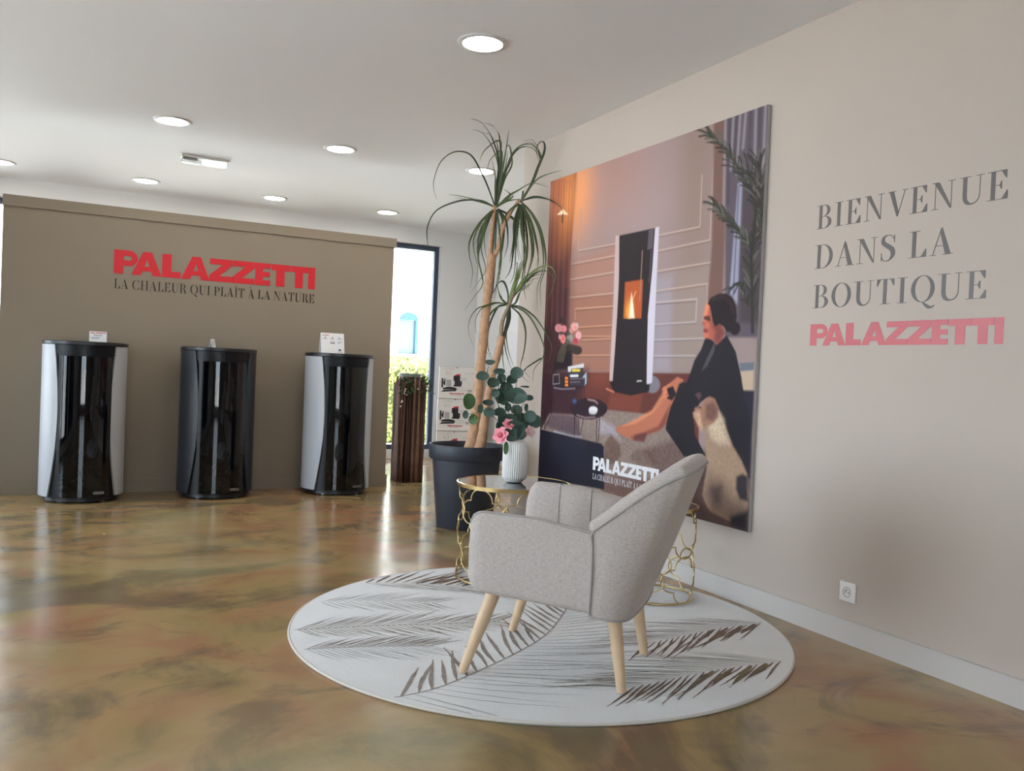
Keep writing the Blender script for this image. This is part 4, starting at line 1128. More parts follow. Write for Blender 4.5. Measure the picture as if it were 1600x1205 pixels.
BOUQUET_STEMS = [[(2.041,3.904,0.724),(2.026,3.915,0.842),(2.017,3.921,0.934),(2.004,3.929,0.993),(1.988,3.938,1.040)],[(2.041,3.904,0.724),(2.037,3.908,0.842),(2.046,3.906,0.935),(2.057,3.903,1.071)],[(2.041,3.904,0.724),(2.002,3.927,0.841),(1.940,3.962,0.977),(1.914,3.976,1.035),(1.924,3.972,1.101)],[(2.041,3.904,0.724),(1.980,3.938,0.813),(1.919,3.970,0.863),(1.884,3.988,0.862),(1.839,4.013,0.906)],[(2.047,3.901,0.724),(2.074,3.888,0.791),(2.120,3.866,0.840)],[(2.047,3.901,0.724),(2.062,3.897,0.896),(2.093,3.882,0.951)],[(2.035,3.907,0.723),(1.991,3.933,0.840),(1.970,3.945,0.932),(1.974,3.945,1.011)],[(1.884,3.988,0.862),(1.862,3.999,0.824)],[(1.884,3.988,0.862),(1.832,4.015,0.843)],[(1.914,3.976,1.035),(1.896,3.986,1.050)],[(1.926,3.970,1.042),(1.975,3.945,1.074)],[(1.919,3.970,0.863),(1.890,3.986,0.875)],[(1.935,3.963,0.923),(1.924,3.969,0.912)],[(2.073,3.890,0.844),(2.083,3.886,0.897),(2.100,3.877,0.905)]]
BOUQUET_FLOWERS = [(1.994,3.857,0.806,0.0225,0),(1.963,3.872,0.749,0.0318,0),(2.090,3.806,0.775,0.0225,1)]
# ------------------------------------------------------------------ ceiling lights
def downlight(x, y, label):
    t = thing('downlight', (x, y, ZC), label, 'ceiling light', 'round recessed ceiling lights')
    MB().lathe([(.098, -.001), (.100, -.008), (.118, -.010), (.126, -.005), (.127, 0)], 40, cap0=False, cap1=False).build('trim_ring', M['lamp_trim'], t, smooth=50)
    MB().lathe([(.0985, -.002), (.094, -.006), (.05, -.008)], 40, cap0=False, cap1=True).build('diffuser', M['lamp'], t, smooth=50)
    return t


for x, y, lb in (
        (1.780, 3.90, 'lit round ceiling light nearest the camera, above the armchair'),
        (0.578, 6.37, 'lit round ceiling light above and left of the emergency fixture, over the leftmost stove'),
        (1.771, 6.40, 'lit round ceiling light in the middle of the ceiling, left of the palm'),
        (2.945, 6.38, 'lit round ceiling light behind the palm leaves'),
        (-0.598, 8.69, 'lit round ceiling light cut by the left edge of the picture'),
        (0.574, 8.69, 'lit round ceiling light in the far row, above the left half of the taupe partition'),
        (1.765, 8.72, 'lit round ceiling light in the far row, above the red sign end of the partition'),
        (2.945, 8.71, 'lit round ceiling light in the far row, above the narrow window')):
    downlight(x, y, lb)

em = thing('emergency_light', (.927, 7.40, ZC), 'white rectangular emergency light fixture on the ceiling', 'emergency light')
MB().rbox(-.185, -.055, -.018, .185, .055, 0, .006, 2).build('base', M['fixture'], em)
MB().rbox(-.175, -.045, -.058, .175, .045, -.017, .012, 3).build('clear_cover', M['clear'], em, smooth=True)
MB().rbox(-.02, -.034, -.05, .168, .034, -.02, .01, 2).build('lamp_strip', M['fixture_lit'], em)
MB().rbox(-.165, -.03, -.035, -.06, .03, -.017, .004, 2).build('battery_pack', M['lamp_trim'], em)


# ------------------------------------------------------------------ letter shapes (cap height 1)
def R_(x0, y0, x1, y1):
    return [(x0, y0), (x1, y0), (x1, y1), (x0, y1)]


def ring(cx, cy, rx, ry, tx, ty, a0, a1, n=18):
    """elliptical stroke, thick at the sides (tx) and thin above and below (ty): list of quads"""
    out = []
    for k in range(n):
        q = []
        for a, inner in ((0, 0), (1, 0), (1, 1), (0, 1)):
            t = math.radians(a0 + (a1 - a0) * (k + a) / n)
            ex, ey = (rx - tx, ry - ty) if inner else (rx, ry)
            q.append((cx + ex * math.cos(t), cy + ey * math.sin(t)))
        out.append(q)
    return out


def stroke(pts, ws):
    """stroke of changing width along a smooth path"""
    P = [Vector(p) for p in pts]
    C_, W_ = [], []
    for i in range(len(P) - 1):
        p0, p1, p2, p3 = P[max(i - 1, 0)], P[i], P[i + 1], P[min(i + 2, len(P) - 1)]
        for k in range(6):
            t = k / 6
            C_.append(.5 * ((2 * p1) + (-p0 + p2) * t + (2 * p0 - 5 * p1 + 4 * p2 - p3) * t * t + (-p0 + 3 * p1 - 3 * p2 + p3) * t ** 3))
            W_.append(ws[i] * (1 - t) + ws[i + 1] * t)
    C_.append(P[-1])
    W_.append(ws[-1])
    Ls, Rs = [], []
    for i, c in enumerate(C_):
        d = (C_[min(i + 1, len(C_) - 1)] - C_[max(i - 1, 0)]).normalized()
        n = Vector((-d.y, d.x)) * W_[i] / 2
        Ls.append(c + n)
        Rs.append(c - n)
    return [[tuple(Ls[i]), tuple(Ls[i + 1]), tuple(Rs[i + 1]), tuple(Rs[i])] for i in range(len(C_) - 1)]


def serif_glyph(ch):
    T, h = .130, .022
    st = lambda x: R_(x, 0, x + T, 1)
    sb = lambda x0, x1: R_(x0, 0, x1, h)
    tp = lambda x0, x1: R_(x0, 1 - h, x1, 1)
    if ch == 'I':
        return .40, [st(.125), sb(.02, .38), tp(.02, .38)]
    if ch == 'L':
        return .62, [st(.11), sb(.0, .60), tp(.0, .37), [(.60, 0), (.60, .30), (.575, .30), (.42, h), (.42, 0)]]
    if ch == 'E':
        return .66, [st(.11), sb(0, .62), tp(0, .58), [(.62, 0), (.62, .30), (.595, .30), (.44, h), (.44, 0)],
                     [(.58, 1), (.58, .72), (.555, .72), (.42, 1 - h), (.42, 1)], R_(.2, .49, .44, .49 + h), [(.44, .36), (.44, .64), (.42, .64), (.36, .5), (.42, .36)]]
    if ch == 'F':
        return .6, []
    if ch == 'B':
        return .70, [st(.11), sb(0, .36), tp(0, .34), R_(.2, .5, .36, .5 + h)] + ring(.34, .75 + h / 2, .25, .25 - h / 2, T, h, -90, 90) + ring(.36, .26, .30, .26, T + .01, h, -90, 90)
    if ch == 'D':
        return .80, [st(.11), sb(0, .36), tp(0, .36)] + ring(.34, .5, .42, .5, T + .01, h, -90, 90, 26)
    if ch == 'O':
        return .84, ring(.42, .5, .40, .515, T + .005, h, 0, 360, 40)
    if ch == 'Q':
        return .84, ring(.42, .5, .40, .515, T + .005, h, 0, 360, 40) + stroke([(.42, -.01), (.52, -.10), (.64, -.20), (.76, -.20), (.84, -.13)], [.03, .09, .13, .07, .01])
    if ch == 'C':
        return .76, ring(.42, .5, .40, .515, T + .005, h, 38, 322, 34) + [R_(.70, .66, .724, .98), R_(.70, .06, .724, .30)]
    if ch == 'S':
        return .58, stroke([(.50, .80), (.40, .96), (.26, 1.0), (.11, .92), (.10, .72), (.26, .58), (.42, .44), (.46, .24), (.36, .05), (.22, 0), (.10, .05), (.04, .22)],
                           [.02, .03, .03, .09, .15, .17, .17, .15, .06, .03, .03, .02]) + [R_(.49, .70, .513, .99), R_(.03, .01, .053, .32)]
    if ch == 'N':
        return .84, [R_(.13, 0, .13 + h, .97), R_(.67, 0, .67 + h, 1), sb(.02, .26), tp(.02, .2), tp(.56, .80),
                     [(.08, 1), (.26, 1), (.694, .03), (.694, 0), (.64, 0)]]
    if ch == 'V':
        return .76, [[(.06, 1), (.23, 1), (.43, .18), (.395, 0), (.37, 0)], [(.64, 1), (.665, 1), (.415, 0), (.39, 0)], tp(0, .32), tp(.54, .76)]
    if ch == 'A':
        return .76, [[(.36, 1), (.40, 1), (.70, 0), (.52, 0), (.335, .82)], [(.36, 1), (.375, .96), (.115, 0), (.09, 0)], R_(.17, .33, .60, .33 + h), sb(0, .22), sb(.44, .77)]
    if ch == 'U':
        return .80, [R_(.12, .30, .12 + T, 1), R_(.65, .30, .65 + h, 1), tp(0, .38), tp(.54, .78)] + \
            stroke([(.195, .32), (.20, .20), (.27, .07), (.41, .01), (.56, .07), (.64, .2), (.662, .32)], [T, T, .12, .05, .03, h, h])
    if ch == 'T':
        return .68, [R_(.265, 0, .265 + T, 1), sb(.15, .53), tp(.02, .66), [(.02, 1), (.02, .72), (.045, .72), (.16, 1 - h), (.16, 1)], [(.66, 1), (.66, .72), (.635, .72), (.52, 1 - h), (.52, 1)]]
    if ch == 'H':
        return .86, [st(.11), st(.60), R_(.2, .5, .65, .5 + h), sb(0, .37), tp(0, .37), sb(.49, .86), tp(.49, .86)]
    if ch == 'P':
        return .66, [st(.11), sb(0, .37), tp(0, .36), R_(.2, .46, .36, .46 + h)] + ring(.34, .73, .28, .27, T, h, -90, 90)
    if ch == 'R':
        return .76, [st(.11), sb(0, .37), tp(0, .36), R_(.2, .48, .36, .48 + h)] + ring(.34, .74, .27, .26, T, h, -90, 90) + \
            stroke([(.40, .49), (.52, .40), (.56, .20), (.62, .03), (.74, .04)], [.03, .11, .15, .11, .02])
    if ch == 'Î':
        w, p = serif_glyph('I')
        return w, p + [[(.02, 1.08), (.06, 1.08), (.2, 1.2), (.2, 1.27)], [(.38, 1.08), (.34, 1.08), (.2, 1.2), (.2, 1.27)]]
    if ch == 'À':
        w, p = serif_glyph('A')
        return w, p + [[(.40, 1.08), (.36, 1.08), (.18, 1.24), (.27, 1.27)]]
    return .34, []


def fat_glyph(ch, w):
    """heavy geometric sans: w = width in cap heights"""
    if ch == 'I':
        return [R_(0, 0, w, 1)]
    if ch == 'L':
        s = .50 * w
        return [R_(0, 0, s, 1), R_(s, 0, w, .26)]
    if ch == 'T':
        return [R_(0, .72, w, 1), R_(w * .28, 0, w * .72, .72)]
    if ch == 'E':
        s = .50 * w
        return [R_(0, 0, s, 1), R_(s, 0, w, .23), R_(s, .39, w * .96, .61), R_(s, .77, w, 1)]
    if ch == 'Z':
        return [R_(.02 * w, .75, w, 1), R_(0, 0, w, .25), [(0, .25), (.44 * w, .25), (w, .75), (.56 * w, .75)]]
    if ch == 'P':
        s = .39 * w
        x0 = w - .36
        return [R_(0, 0, s, 1), R_(s, .77, x0 + .001, 1), R_(s, .34, x0 + .001, .57)] + ring(x0, .67, .36, .33, .22, .23, -90, 90, 14)
    if ch == 'A':
        return [[(0, 0), (.30 * w, 0), (.355 * w, .18), (.42 * w, .38), (.51 * w, .68), (.51 * w, 1), (.37 * w, 1)],
                [(w, 0), (.70 * w, 0), (.645 * w, .18), (.59 * w, .38), (.51 * w, .68), (.51 * w, 1), (.66 * w, 1)],
                [(.355 * w, .18), (.645 * w, .18), (.59 * w, .38), (.42 * w, .38)]]
    return []


BRAND = list(zip('PALAZZETTI', (0, 118, 325, 460, 660, 828, 1002, 1122, 1272, 1416), (158, 205, 130, 204, 166, 170, 114, 146, 140, 54)))


def brand_letters(width, height):
    """[(char, polygons in metres)] of the heavy brand word"""
    k = width / 1470.0
    out = []
    for ch, x0, w in BRAND:
        polys = fat_glyph(ch, w * k / height)
        out.append((ch, [[(x0 * k + x * height, y * height) for x, y in p] for p in polys]))
    return out


def serif_letters(text, width, height, track=.06, space=.30):
    x = 0
    raw = []
    for ch in text:
        if ch == ' ':
            x += space
            continue
        w, polys = serif_glyph(ch)
        raw.append((ch, x, polys))
        x += w + track
    k = width / (x - track)
    return [(ch, [[((x0 + px) * k, py * height) for px, py in p] for p in polys]) for ch, x0, polys in raw]


def sign(name, letters, tf, material, label, d=.0015, loc=(0, 0, 0)):
    t = thing(name, loc, label, 'lettering')
    for ch, polys in letters:
        b = MB()
        for q_, p in enumerate(polys):
            b.prism(p, tf, d * (1 + .012 * (q_ % 40)))
        b.build('letter', material, t, fix=False)
    return t


def flat_word(name, letters, tf, material, parent, d=.0006):
    b = MB()
    for ch, polys in letters:
        for q_, p in enumerate(polys):
            b.prism(p, tf, d * (1 + .012 * (q_ % 40)))
    return b.build(name, material, parent, fix=False)


front = lambda x, y, d: (x, -d, y)          # on a face looking towards -y
wallr = lambda x, y, d: (-d, -x, y)         # on the right wall, looking towards -x
sign('brand_sign', brand_letters(1.568, .184), front, M['red'], 'big red heavy capital sign on the taupe partition', .004, (.276, YP, 1.709))
sign('slogan_lettering', serif_letters('LA CHALEUR QUI PLAÎT À LA NATURE', 1.566, .075), front, M['ink'], 'thin dark serif slogan line under the red sign on the partition', .002, (.280, YP, 1.592))
for txt, z, w, h, lb in (('BIENVENUE', 1.765, .874, .104, 'grey serif word BIENVENUE, top line on the cream wall'),
                         ('DANS LA', 1.590, .668, .104, 'grey serif words DANS LA, second line on the cream wall'),
                         ('BOUTIQUE', 1.415, .812, .102, 'grey serif word BOUTIQUE, third line on the cream wall')):
    sign('welcome_lettering', serif_letters(txt, w, h, .09, .36), wallr, M['greyvinyl'], lb, .0012, (XW, 2.756, z))
sign('brand_lettering', brand_letters(.886, .095), wallr, M['glare_red'], 'red heavy capitals, tinted pink for window glare, below the welcome lines on the cream wall', .0012, (XW, 2.762, 1.249))


# ------------------------------------------------------------------ stoves
SA, SB, SN = .282, .268, 2.0


def plan(phi, a=SA, b=SB, n=SN):
    s, c = math.sin(phi), math.cos(phi)
    return (a * math.copysign(abs(s) ** (2 / n), s), -b * math.copysign(abs(c) ** (2 / n), c))


def phi_of_x(x, a=SA):
    return math.asin(min(1, (abs(x) / a)) ** (SN / 2))


def stove(x, y, side_mat, label):
    t = thing('pellet_stove', (x, y, 0), label, 'stove', 'pellet stoves along the partition')
    n = 64
    # inner body
    rows = []
    for z in (.035, 1.135):
        rows.append([(*plan(2 * PI * k / n, SA - .016, SB - .016), z) for k in range(n)])
    b = MB().grid(rows, closed_u=True)
    b.add(rows[1], [tuple(range(n))]).add(rows[0], [tuple(range(n - 1, -1, -1))])
    body = b.build('body', M['black_satin'], t, smooth=40)
    # plinth
    b = MB()
    rows = [[(*plan(2 * PI * k / n, SA - .03, SB - .03), z) for k in range(n)] for z in (.012, .036)]
    b.grid(rows, closed_u=True).add(rows[0], [tuple(range(n))])
    b.build('plinth', M['black_plate'], t)
    for sx in (-1, 1):
        for sy in (-1, 1):
            MB().lathe([(.014, 0), (.016, .004), (.016, .014)], 12, (sx * .14, sy * .15, 0)).build('foot', M['silver'], t)
    # side shells, their front edge bowed towards the door
    for s in (-1, 1):
        rows_o, rows_i = [], []
        NZ = 25
        for i in range(NZ):
            v = i / (NZ - 1)
            z = .045 + 1.088 * v
            xb = .222 - .022 * v - .040 * math.sin(PI * v) ** 1.0
            p0 = phi_of_x(xb)
            ro, ri = [], []
            for k in range(25):
                ph = p0 + (PI - .03 - p0) * k / 24
                X, Y = plan(ph)
                X2, Y2 = plan(ph, SA - .014, SB - .014)
                ro.append((s * X, Y, z))
                ri.append((s * X2, Y2, z))
            rows_o.append(ro + ri[::-1])
        b = MB().grid(rows_o, closed_u=True)
        b.add(rows_o[0], [tuple(range(len(rows_o[0])))])
        b.add(rows_o[-1], [tuple(range(len(rows_o[0])))])
        b.build('side_panel', side_mat, t, smooth=40)
    # glass door between the bowed edges, with a slim satin strip at its hinge side
    def door_rows(x0f, x1f, z0, z1, off, straight=None):
        rr = []
        for i in range(25):
            z = z0 + (z1 - z0) * i / 24
            v = min(1, max(0, (z - .045) / 1.088))
            xb = .222 - .022 * v - .040 * math.sin(PI * v) - .006
            if straight:
                xb = straight
            xa, xc = -xb + (2 * xb) * x0f, -xb + (2 * xb) * x1f
            ro, ri = [], []
            for k in range(23):
                X = xa + (xc - xa) * k / 22
                ph = math.copysign(phi_of_x(X, SA), X)
                X1, Y1 = plan(ph, SA + off, SB + off)
                X2, Y2 = plan(ph, SA - .016, SB - .016)
                ro.append((X1, Y1, z))
                ri.append((X2, Y2, z))
            rr.append(ro + ri[::-1])
        return rr
    for nm, f0, f1, mt_, off in (('hinge_strip', .0, .066, M['black_satin'], -.002), ('glass_door', .072, 1.0, M['black_glass'], .004)):
        rr = door_rows(f0, f1, .05, 1.055, off, .172)
        b = MB().grid(rr, closed_u=True).add(rr[0], [tuple(range(len(rr[0])))]).add(rr[-1], [tuple(range(len(rr[0])))])
        d_ = b.build(nm, mt_, t, smooth=30)
    # vent slats over the door
    for k in range(3):
        z = 1.066 + k * .022
        rr = door_rows(.0, 1.0, z, z + .012, -.001 - .002 * k)
        rr = [rr[0], rr[-1]]
        MB().grid(rr, closed_u=True).add(rr[0], [tuple(range(len(rr[0])))]).add(rr[1], [tuple(range(len(rr[0])))]).build('vent_slat', M['black_satin'], t)
    # top plate
    rows = []
    for z, g in ((1.134, .0), (1.138, .004), (1.158, .004), (1.163, -.001)):
        rows.append([(*plan(2 * PI * k / n, SA + g, SB + g), z) for k in range(n)])
    MB().grid(rows, closed_u=True).add(rows[0], [tuple(range(n))]).add(rows[-1], [tuple(range(n))]).build('top_plate', M['black_plate'], t, smooth=30)
    # maker's badge low on the door
    bx, bz = .105, .068
    X1, Y1 = plan(phi_of_x(bx), SA + .004, SB + .004)
    bd = MB().rbox(-.038, -.004, 0, .038, .002, .017, .0015, 2).build('badge', M['silver'], t)
    bd.location = (X1, Y1 - .001, bz)
    bd.rotation_euler = (0, 0, .16)
    flat_word('badge_lettering', brand_letters(.066, .009), lambda x, y, d: (x - .033, -.0042 - d, y + .004), M['print_black'], bd, .0004)
    return t


stove(.098, 7.03, M['white_steel'], 'black-fronted stove with white sides, nearest the left edge of the picture')
stove(1.040, 7.03, M['black_side'], 'all-black stove standing between the two white-sided stoves')
stove(2.010, 7.03, M['white_steel'], 'black-fronted stove with white sides beside the narrow right-hand window')


def card(x, y, w, h, rz, label, lines):
    t = thing('price_card', (x, y, 1.163), label, 'card', None, rz)
    sh = MB()
    tilt = .22
    sh.add([(-w / 2, 0, 0), (w / 2, 0, 0), (w / 2, h * tilt, h), (-w / 2, h * tilt, h), (-w / 2, 2 * h * tilt, 0), (w / 2, 2 * h * tilt, 0)],
           [(0, 1, 2, 3), (3, 2, 5, 4)])
    o = sh.build('sheet', M['card'], t, fix=False)
    md = o.modifiers.new('thick', 'SOLIDIFY')
    md.thickness = .0012
    md.offset = -1
    tf = lambda px, py, d: (px, py * tilt - d - .0004, py)
    for kind, x0, yb, ww, hh in lines:
        if kind == 'brand':
            flat_word('printed_heading', [(c, [[(a + x0, b_ + yb) for a, b_ in p] for p in ps]) for c, ps in brand_letters(ww, hh)], tf, M['print_red'], t, .0003)
        else:
            MB().prism(R_(x0, yb, x0 + ww, yb + hh), tf, .0003).build('printed_line', M['print_grey'] if kind == 'g' else M['print_black'], t, fix=False)


card(.175, 6.95, .115, .078, .05, 'small white price card on the leftmost white-sided stove', [('brand', -.05, .062, .10, .010), ('g', -.03, .046, .06, .006), ('g', -.045, .032, .06, .004), ('g', -.045, .024, .05, .004)])
card(.985, 6.93, .060, .066, .95, 'small turned white price card on the all-black stove', [('brand', -.024, .052, .048, .006), ('g', -.022, .040, .044, .004), ('g', -.022, .030, .044, .004), ('g', -.022, .020, .03, .004)])
card(1.925, 6.94, .20, .168, .06, 'large white price card on the stove beside the narrow window',
     [('brand', -.085, .145, .055, .007), ('g', -.08, .118, .035, .004), ('g', -.02, .118, .035, .004), ('g', .04, .118, .045, .004), ('k', -.065, .126, .008, .008), ('k', -.005, .126, .008, .008), ('k', .055, .126, .008, .008),
      ('g', -.02, .096, .04, .004), ('g', .04, .096, .045, .004), ('k', -.02, .082, .04, .006), ('g', .04, .084, .03, .004), ('k', .05, .022, .02, .014), ('g', .04, .010, .045, .004)])

# ------------------------------------------------------------------ stick planter by the window
tw = thing('stick_planter', (2.845, 7.56, 0), 'tall square planter wrapped in upright brown sticks beside the partition', 'planter', None, -.12)
HW = .116
MB().rbox(-HW + .02, -HW + .02, .0, HW - .02, HW - .02, .93, .006, 1).build('inner_box', M['core'], tw)
sticks = []
for v_ in range(4):
    r = .0105
    pts_, rad_ = [], []
    for k in range(6):
        pts_.append((rnd.uniform(-.003, .003), rnd.uniform(-.003, .003), .96 * k / 5))
        rad_.append(r * rnd.uniform(.85, 1.12))
    o_ = MB().tube(pts_, rad_, 7)
    me = bpy.data.meshes.new('stick')
    me.from_pydata(o_.v, [], o_.f)
    me.polygons.foreach_set('use_smooth', [True] * len(me.polygons))
    me.materials.append(M['stick'][v_ % 3])
    sticks.append(me)
for side in range(4):
    for k in range(12):
        u = -HW + 2 * HW * k / 12 + rnd.uniform(-.003, .003)
        x_, y_ = [(u, -HW), (HW, u), (-u, HW), (-HW, -u)][side]
        if side == 0 and k == 3:
            continue
        inst(sticks[rnd.randrange(4)], 'stick', tw, (x_ + rnd.uniform(-.004, .004), y_ + rnd.uniform(-.004, .004), 0), (rnd.uniform(-.006, .006), rnd.uniform(-.006, .006), rnd.uniform(0, 6)), (1, 1, rnd.uniform(.96, 1.03)))
MB().lathe([(.085, .93), (.100, .99), (.104, 1.015), (.098, 1.015), (.085, .97)], 28, cap1=True).build('zinc_bowl', M['zinc'], tw, smooth=40)
b = MB()
vine_paths = []
for k in range(9):
    a = rnd.uniform(-PI, 0.6)
    p = Vector((math.cos(a) * .09, math.sin(a) * .09, .965))
    path = [p.copy()]
    out = Vector((math.cos(a), math.sin(a), 0))
    for q in range(7):
        p = p + out * (.022 if q < 3 else .004) + Vector((rnd.uniform(-.014, .014), rnd.uniform(-.008, .008), .004 if q < 2 else -rnd.uniform(.02, .035)))
        path.append(p.copy())
    vine_paths.append(path)
vp = MB()
for path in vine_paths:
    vp.tube(path, .0016, 5)
vine = vp.build('vine', M['twig_stem'], tw)
lf_ = MB()
lf_.add([(0, 0, 0), (.018, .012, .003), (.034, 0, 0), (.018, -.012, .003), (.010, .016, 0), (.010, -.016, 0)], [(0, 5, 3), (0, 3, 2, 1), (0, 1, 4)])
me = bpy.data.meshes.new('ivy_leaf')
me.from_pydata(lf_.v, [], lf_.f)
me.materials.append(M['ivy'])
for path in vine_paths:
    for p in path[1:]:
        for q in range(2):
            inst(me, 'ivy_leaf', tw, (p.x + rnd.uniform(-.012, .012), p.y - rnd.uniform(0, .012), p.z + rnd.uniform(-.01, .01)), (rnd.uniform(-1.4, 1.4), rnd.uniform(-1, 1), rnd.uniform(0, 6.28)), (1, 1, 1))
me = bpy.data.meshes.new('berry')
b = MB().lathe([(.001, -.009), (.006, -.006), (.0085, 0), (.006, .006), (.001, .009)], 10)
me.from_pydata(b.v, [], b.f)
me.materials.append(M['berry'])
for x_, z_ in ((-.062, .93), (-.072, .87), (-.079, .85), (-.083, .83), (-.10, .76), (-.105, .75), (.045, .875), (-.112, .71), (-.06, .82)):
    inst(me, 'white_berry', tw, (x_, -HW - .02, z_))

# ------------------------------------------------------------------ carton stack
def carton(z, label):
    w, h, d = .46, .366, .30
    t = thing('carton', (3.715 + .012 * math.sin(z * 9), 8.96, z), label, 'box', 'stacked cleaning kit cartons', -.38)
    MB().rbox(0, 0, .001, w, d, h - .001, .004, 2).build('carton_body', M['carton'], t)
    MB().box(-.0005, -.0006, h - .006, w + .0005, d, h - .003).build('lid_seam', M['carton_print'], t)
    tf = lambda x, y, d_: (x, -d_ - .0004, y)
    P_ = lambda nm, polys, m_: flat_word(nm, [('', polys)], tf, m_, t, .0004)
    sh = lambda L_, x0, y0: [(c, [[(a + x0, b_ + y0) for a, b_ in p] for p in ps]) for c, ps in L_]
    flat_word('printed_title', sh(sans_thin('CLEANING', .13, .024), .05, .325) + sh(sans_thin('KIT', .075, .040), .078, .270), tf, M['carton_print'], t, .0004)
    flat_word('printed_brand', sh(brand_letters(.165, .017), .125, .050), tf, M['print_red'], t, .0004)
    P_('printed_vacuum', [R_(.165, .205, .240, .262), R_(.178, .155, .262, .205), R_(.17, .14, .255, .16), R_(.236, .16, .262, .19)], M['print_black'])
    P_('printed_lid', [[(.172, .262), (.238, .262), (.244, .284), (.20, .281)]], M['print_red'])
    P_('printed_hose', [R_(.03, .125, .05, .23), R_(.052, .16, .062, .20), R_(.062, .15, .074, .225)] + ring(.128, .105, .085, .03, .085, .03, 0, 180, 12) + [[(.03, .075), (.20, .088), (.20, .105), (.06, .10)]], M['print_black'])
    P_('printed_filter', [R_(.085, .14, .14, .215), R_(.255, .215, .31, .222), R_(.255, .235, .31, .240), R_(.255, .215, .259, .24), R_(.306, .215, .31, .24), R_(.22, .095, .33, .099), R_(.215, .12, .30, .123), R_(.33, .08, .38, .11)], M['carton_print'])
    P_('printed_caption', [R_(.14, .035, .27, .039), R_(.29, .29, .40, .294)], M['carton_print'])
    P_('tape_tab', [[(.19, .362), (.21, .362), (.205, .352), (.195, .352)]], M['print_black'])
    return t


def sans_thin(text, width, height):
    """thin sans capitals"""
    k = .12
    G = {'C': (.8, ring(.45, .5, .42, .5, k, .10, 45, 315, 20)), 'L': (.55, [R_(.05, 0, .05 + k, 1), R_(.05, 0, .5, .1)]),
         'E': (.6, [R_(.05, 0, .05 + k, 1), R_(.05, 0, .52, .1), R_(.05, .45, .48, .55), R_(.05, .9, .52, 1)]),
         'A': (.8, [[(.02, 0), (.14, 0), (.45, 1), (.35, 1)], [(.78, 0), (.66, 0), (.35, 1), (.45, 1)], R_(.2, .3, .6, .4)]),
         'N': (.8, [R_(.05, 0, .05 + k, 1), R_(.63, 0, .75, 1), [(.05, 1), (.19, 1), (.75, 0), (.61, 0)]]),
         'I': (.25, [R_(.06, 0, .06 + k, 1)]), 'G': (.85, ring(.45, .5, .42, .5, k, .10, 45, 345, 20) + [R_(.5, .4, .85, .5)]),
         'K': (.7, [R_(.05, 0, .05 + k, 1), [(.15, .42), (.15, .56), (.55, 1), (.68, 1)], [(.25, .55), (.34, .62), (.70, 0), (.56, 0)]]),
         'T': (.65, [R_(.27, 0, .27 + k, 1), R_(.02, .9, .63, 1)])}
    x, raw = 0, []
    for ch in text:
        w, ps = G[ch]
        raw.append((ch, x, ps))
        x += w + .16
    s = width / x
    return [(ch, [[((x0 + a) * s, b_ * height) for a, b_ in p] for p in ps]) for ch, x0, ps in raw]


carton(0.0, 'white cleaning kit carton at the bottom of the stack, behind the black pot')
carton(.368, 'white cleaning kit carton in the middle of the stack by the window')
carton(.736, 'white cleaning kit carton on top of the stack by the window')

# ------------------------------------------------------------------ potted palm
pt = thing('potted_palm', (2.436, 5.32, 0), 'tall ponytail palm with tan trunks in a large anthracite pot', 'plant')
MB().lathe([(.185, 0), (.19, .006), (.234, .462), (.252, .466), (.258, .474), (.263, .556), (.259, .564), (.247, .564), (.243, .556), (.235, .49), (.225, .44)], 56, cap1=False).build('pot', M['pot'], pt, smooth=35)
MB().lathe([(.228, .500), (.15, .508), (.05, .515)], 40, cap0=False).build('soil', M['soil'], pt, smooth=True)
PL = Vector((2.436, 5.32, 0))


def smooth_path(P, sub=5):
    P = [Vector(p) for p in P]
    out = []
    for i in range(len(P) - 1):
        p0, p1, p2, p3 = P[max(i - 1, 0)], P[i], P[i + 1], P[min(i + 2, len(P) - 1)]
        for k in range(sub):
            t = k / sub
            out.append(.5 * ((2 * p1) + (-p0 + p2) * t + (2 * p0 - 5 * p1 + 4 * p2 - p3) * t * t + (-p0 + 3 * p1 - 3 * p2 + p3) * t ** 3))
    out.append(P[-1])
    return out


for i_, stp in enumerate(PLANT_STEMS):
    P4 = [Vector(p) for p in stp]
    sm = smooth_path([p[:3] for p in stp], 5)
    rr = smooth_path([(p[3], 0, 0) for p in stp], 5)
    rad = [max(.004, q.x) * (1 + .05 * math.sin(j * 2.3 + i_)) for j, q in enumerate(rr)]
    MB().tube([p - PL for p in sm], rad, 14).build('trunk' if i_ < 2 else 'stem', M['bark'] if i_ < 2 else (M['bark'] if i_ < 4 else M['stem_grey']), pt, smooth=60)
for i_, (w, P) in enumerate(PLANT_LEAVES):
    sm = smooth_path(P, 6)
    n = len(sm)
    rows = []
    view = Vector((0.46, 0.887, 0))
    tw_ = rnd.uniform(-.7, .7)
    for j, p in enumerate(sm):
        t = (sm[min(j + 1, n - 1)] - sm[max(j - 1, 0)]).normalized()
        side = t.cross(view)
        side = side.normalized() if side.length > 1e-4 else Vector((1, 0, 0))
        side.rotate(Matrix.Rotation(tw_ * (1 - j / n), 3, t))
        nn = t.cross(side)
        f = j / (n - 1)
        ww = w * .72 * (.85 + .5 * math.sin(PI * min(1, f * 1.6))) * (1 - f ** 2.2) + .0004
        q = p - PL
        rows.append([q - side * ww, q + nn * ww * .35, q + side * ww])
    m_ = M['leaf_young'] if 44 <= i_ < 52 else (M['leaf'] if i_ % 3 else M['leaf_dark'])
    MB().grid(rows).build('leaf', m_, pt, smooth='all', fix=False)
# ------------------------------------------------------------------ poster
PY0, PY1, PZ0, PZ1 = 5.130, 3.068, .357, 2.396
PXF = XW - .022


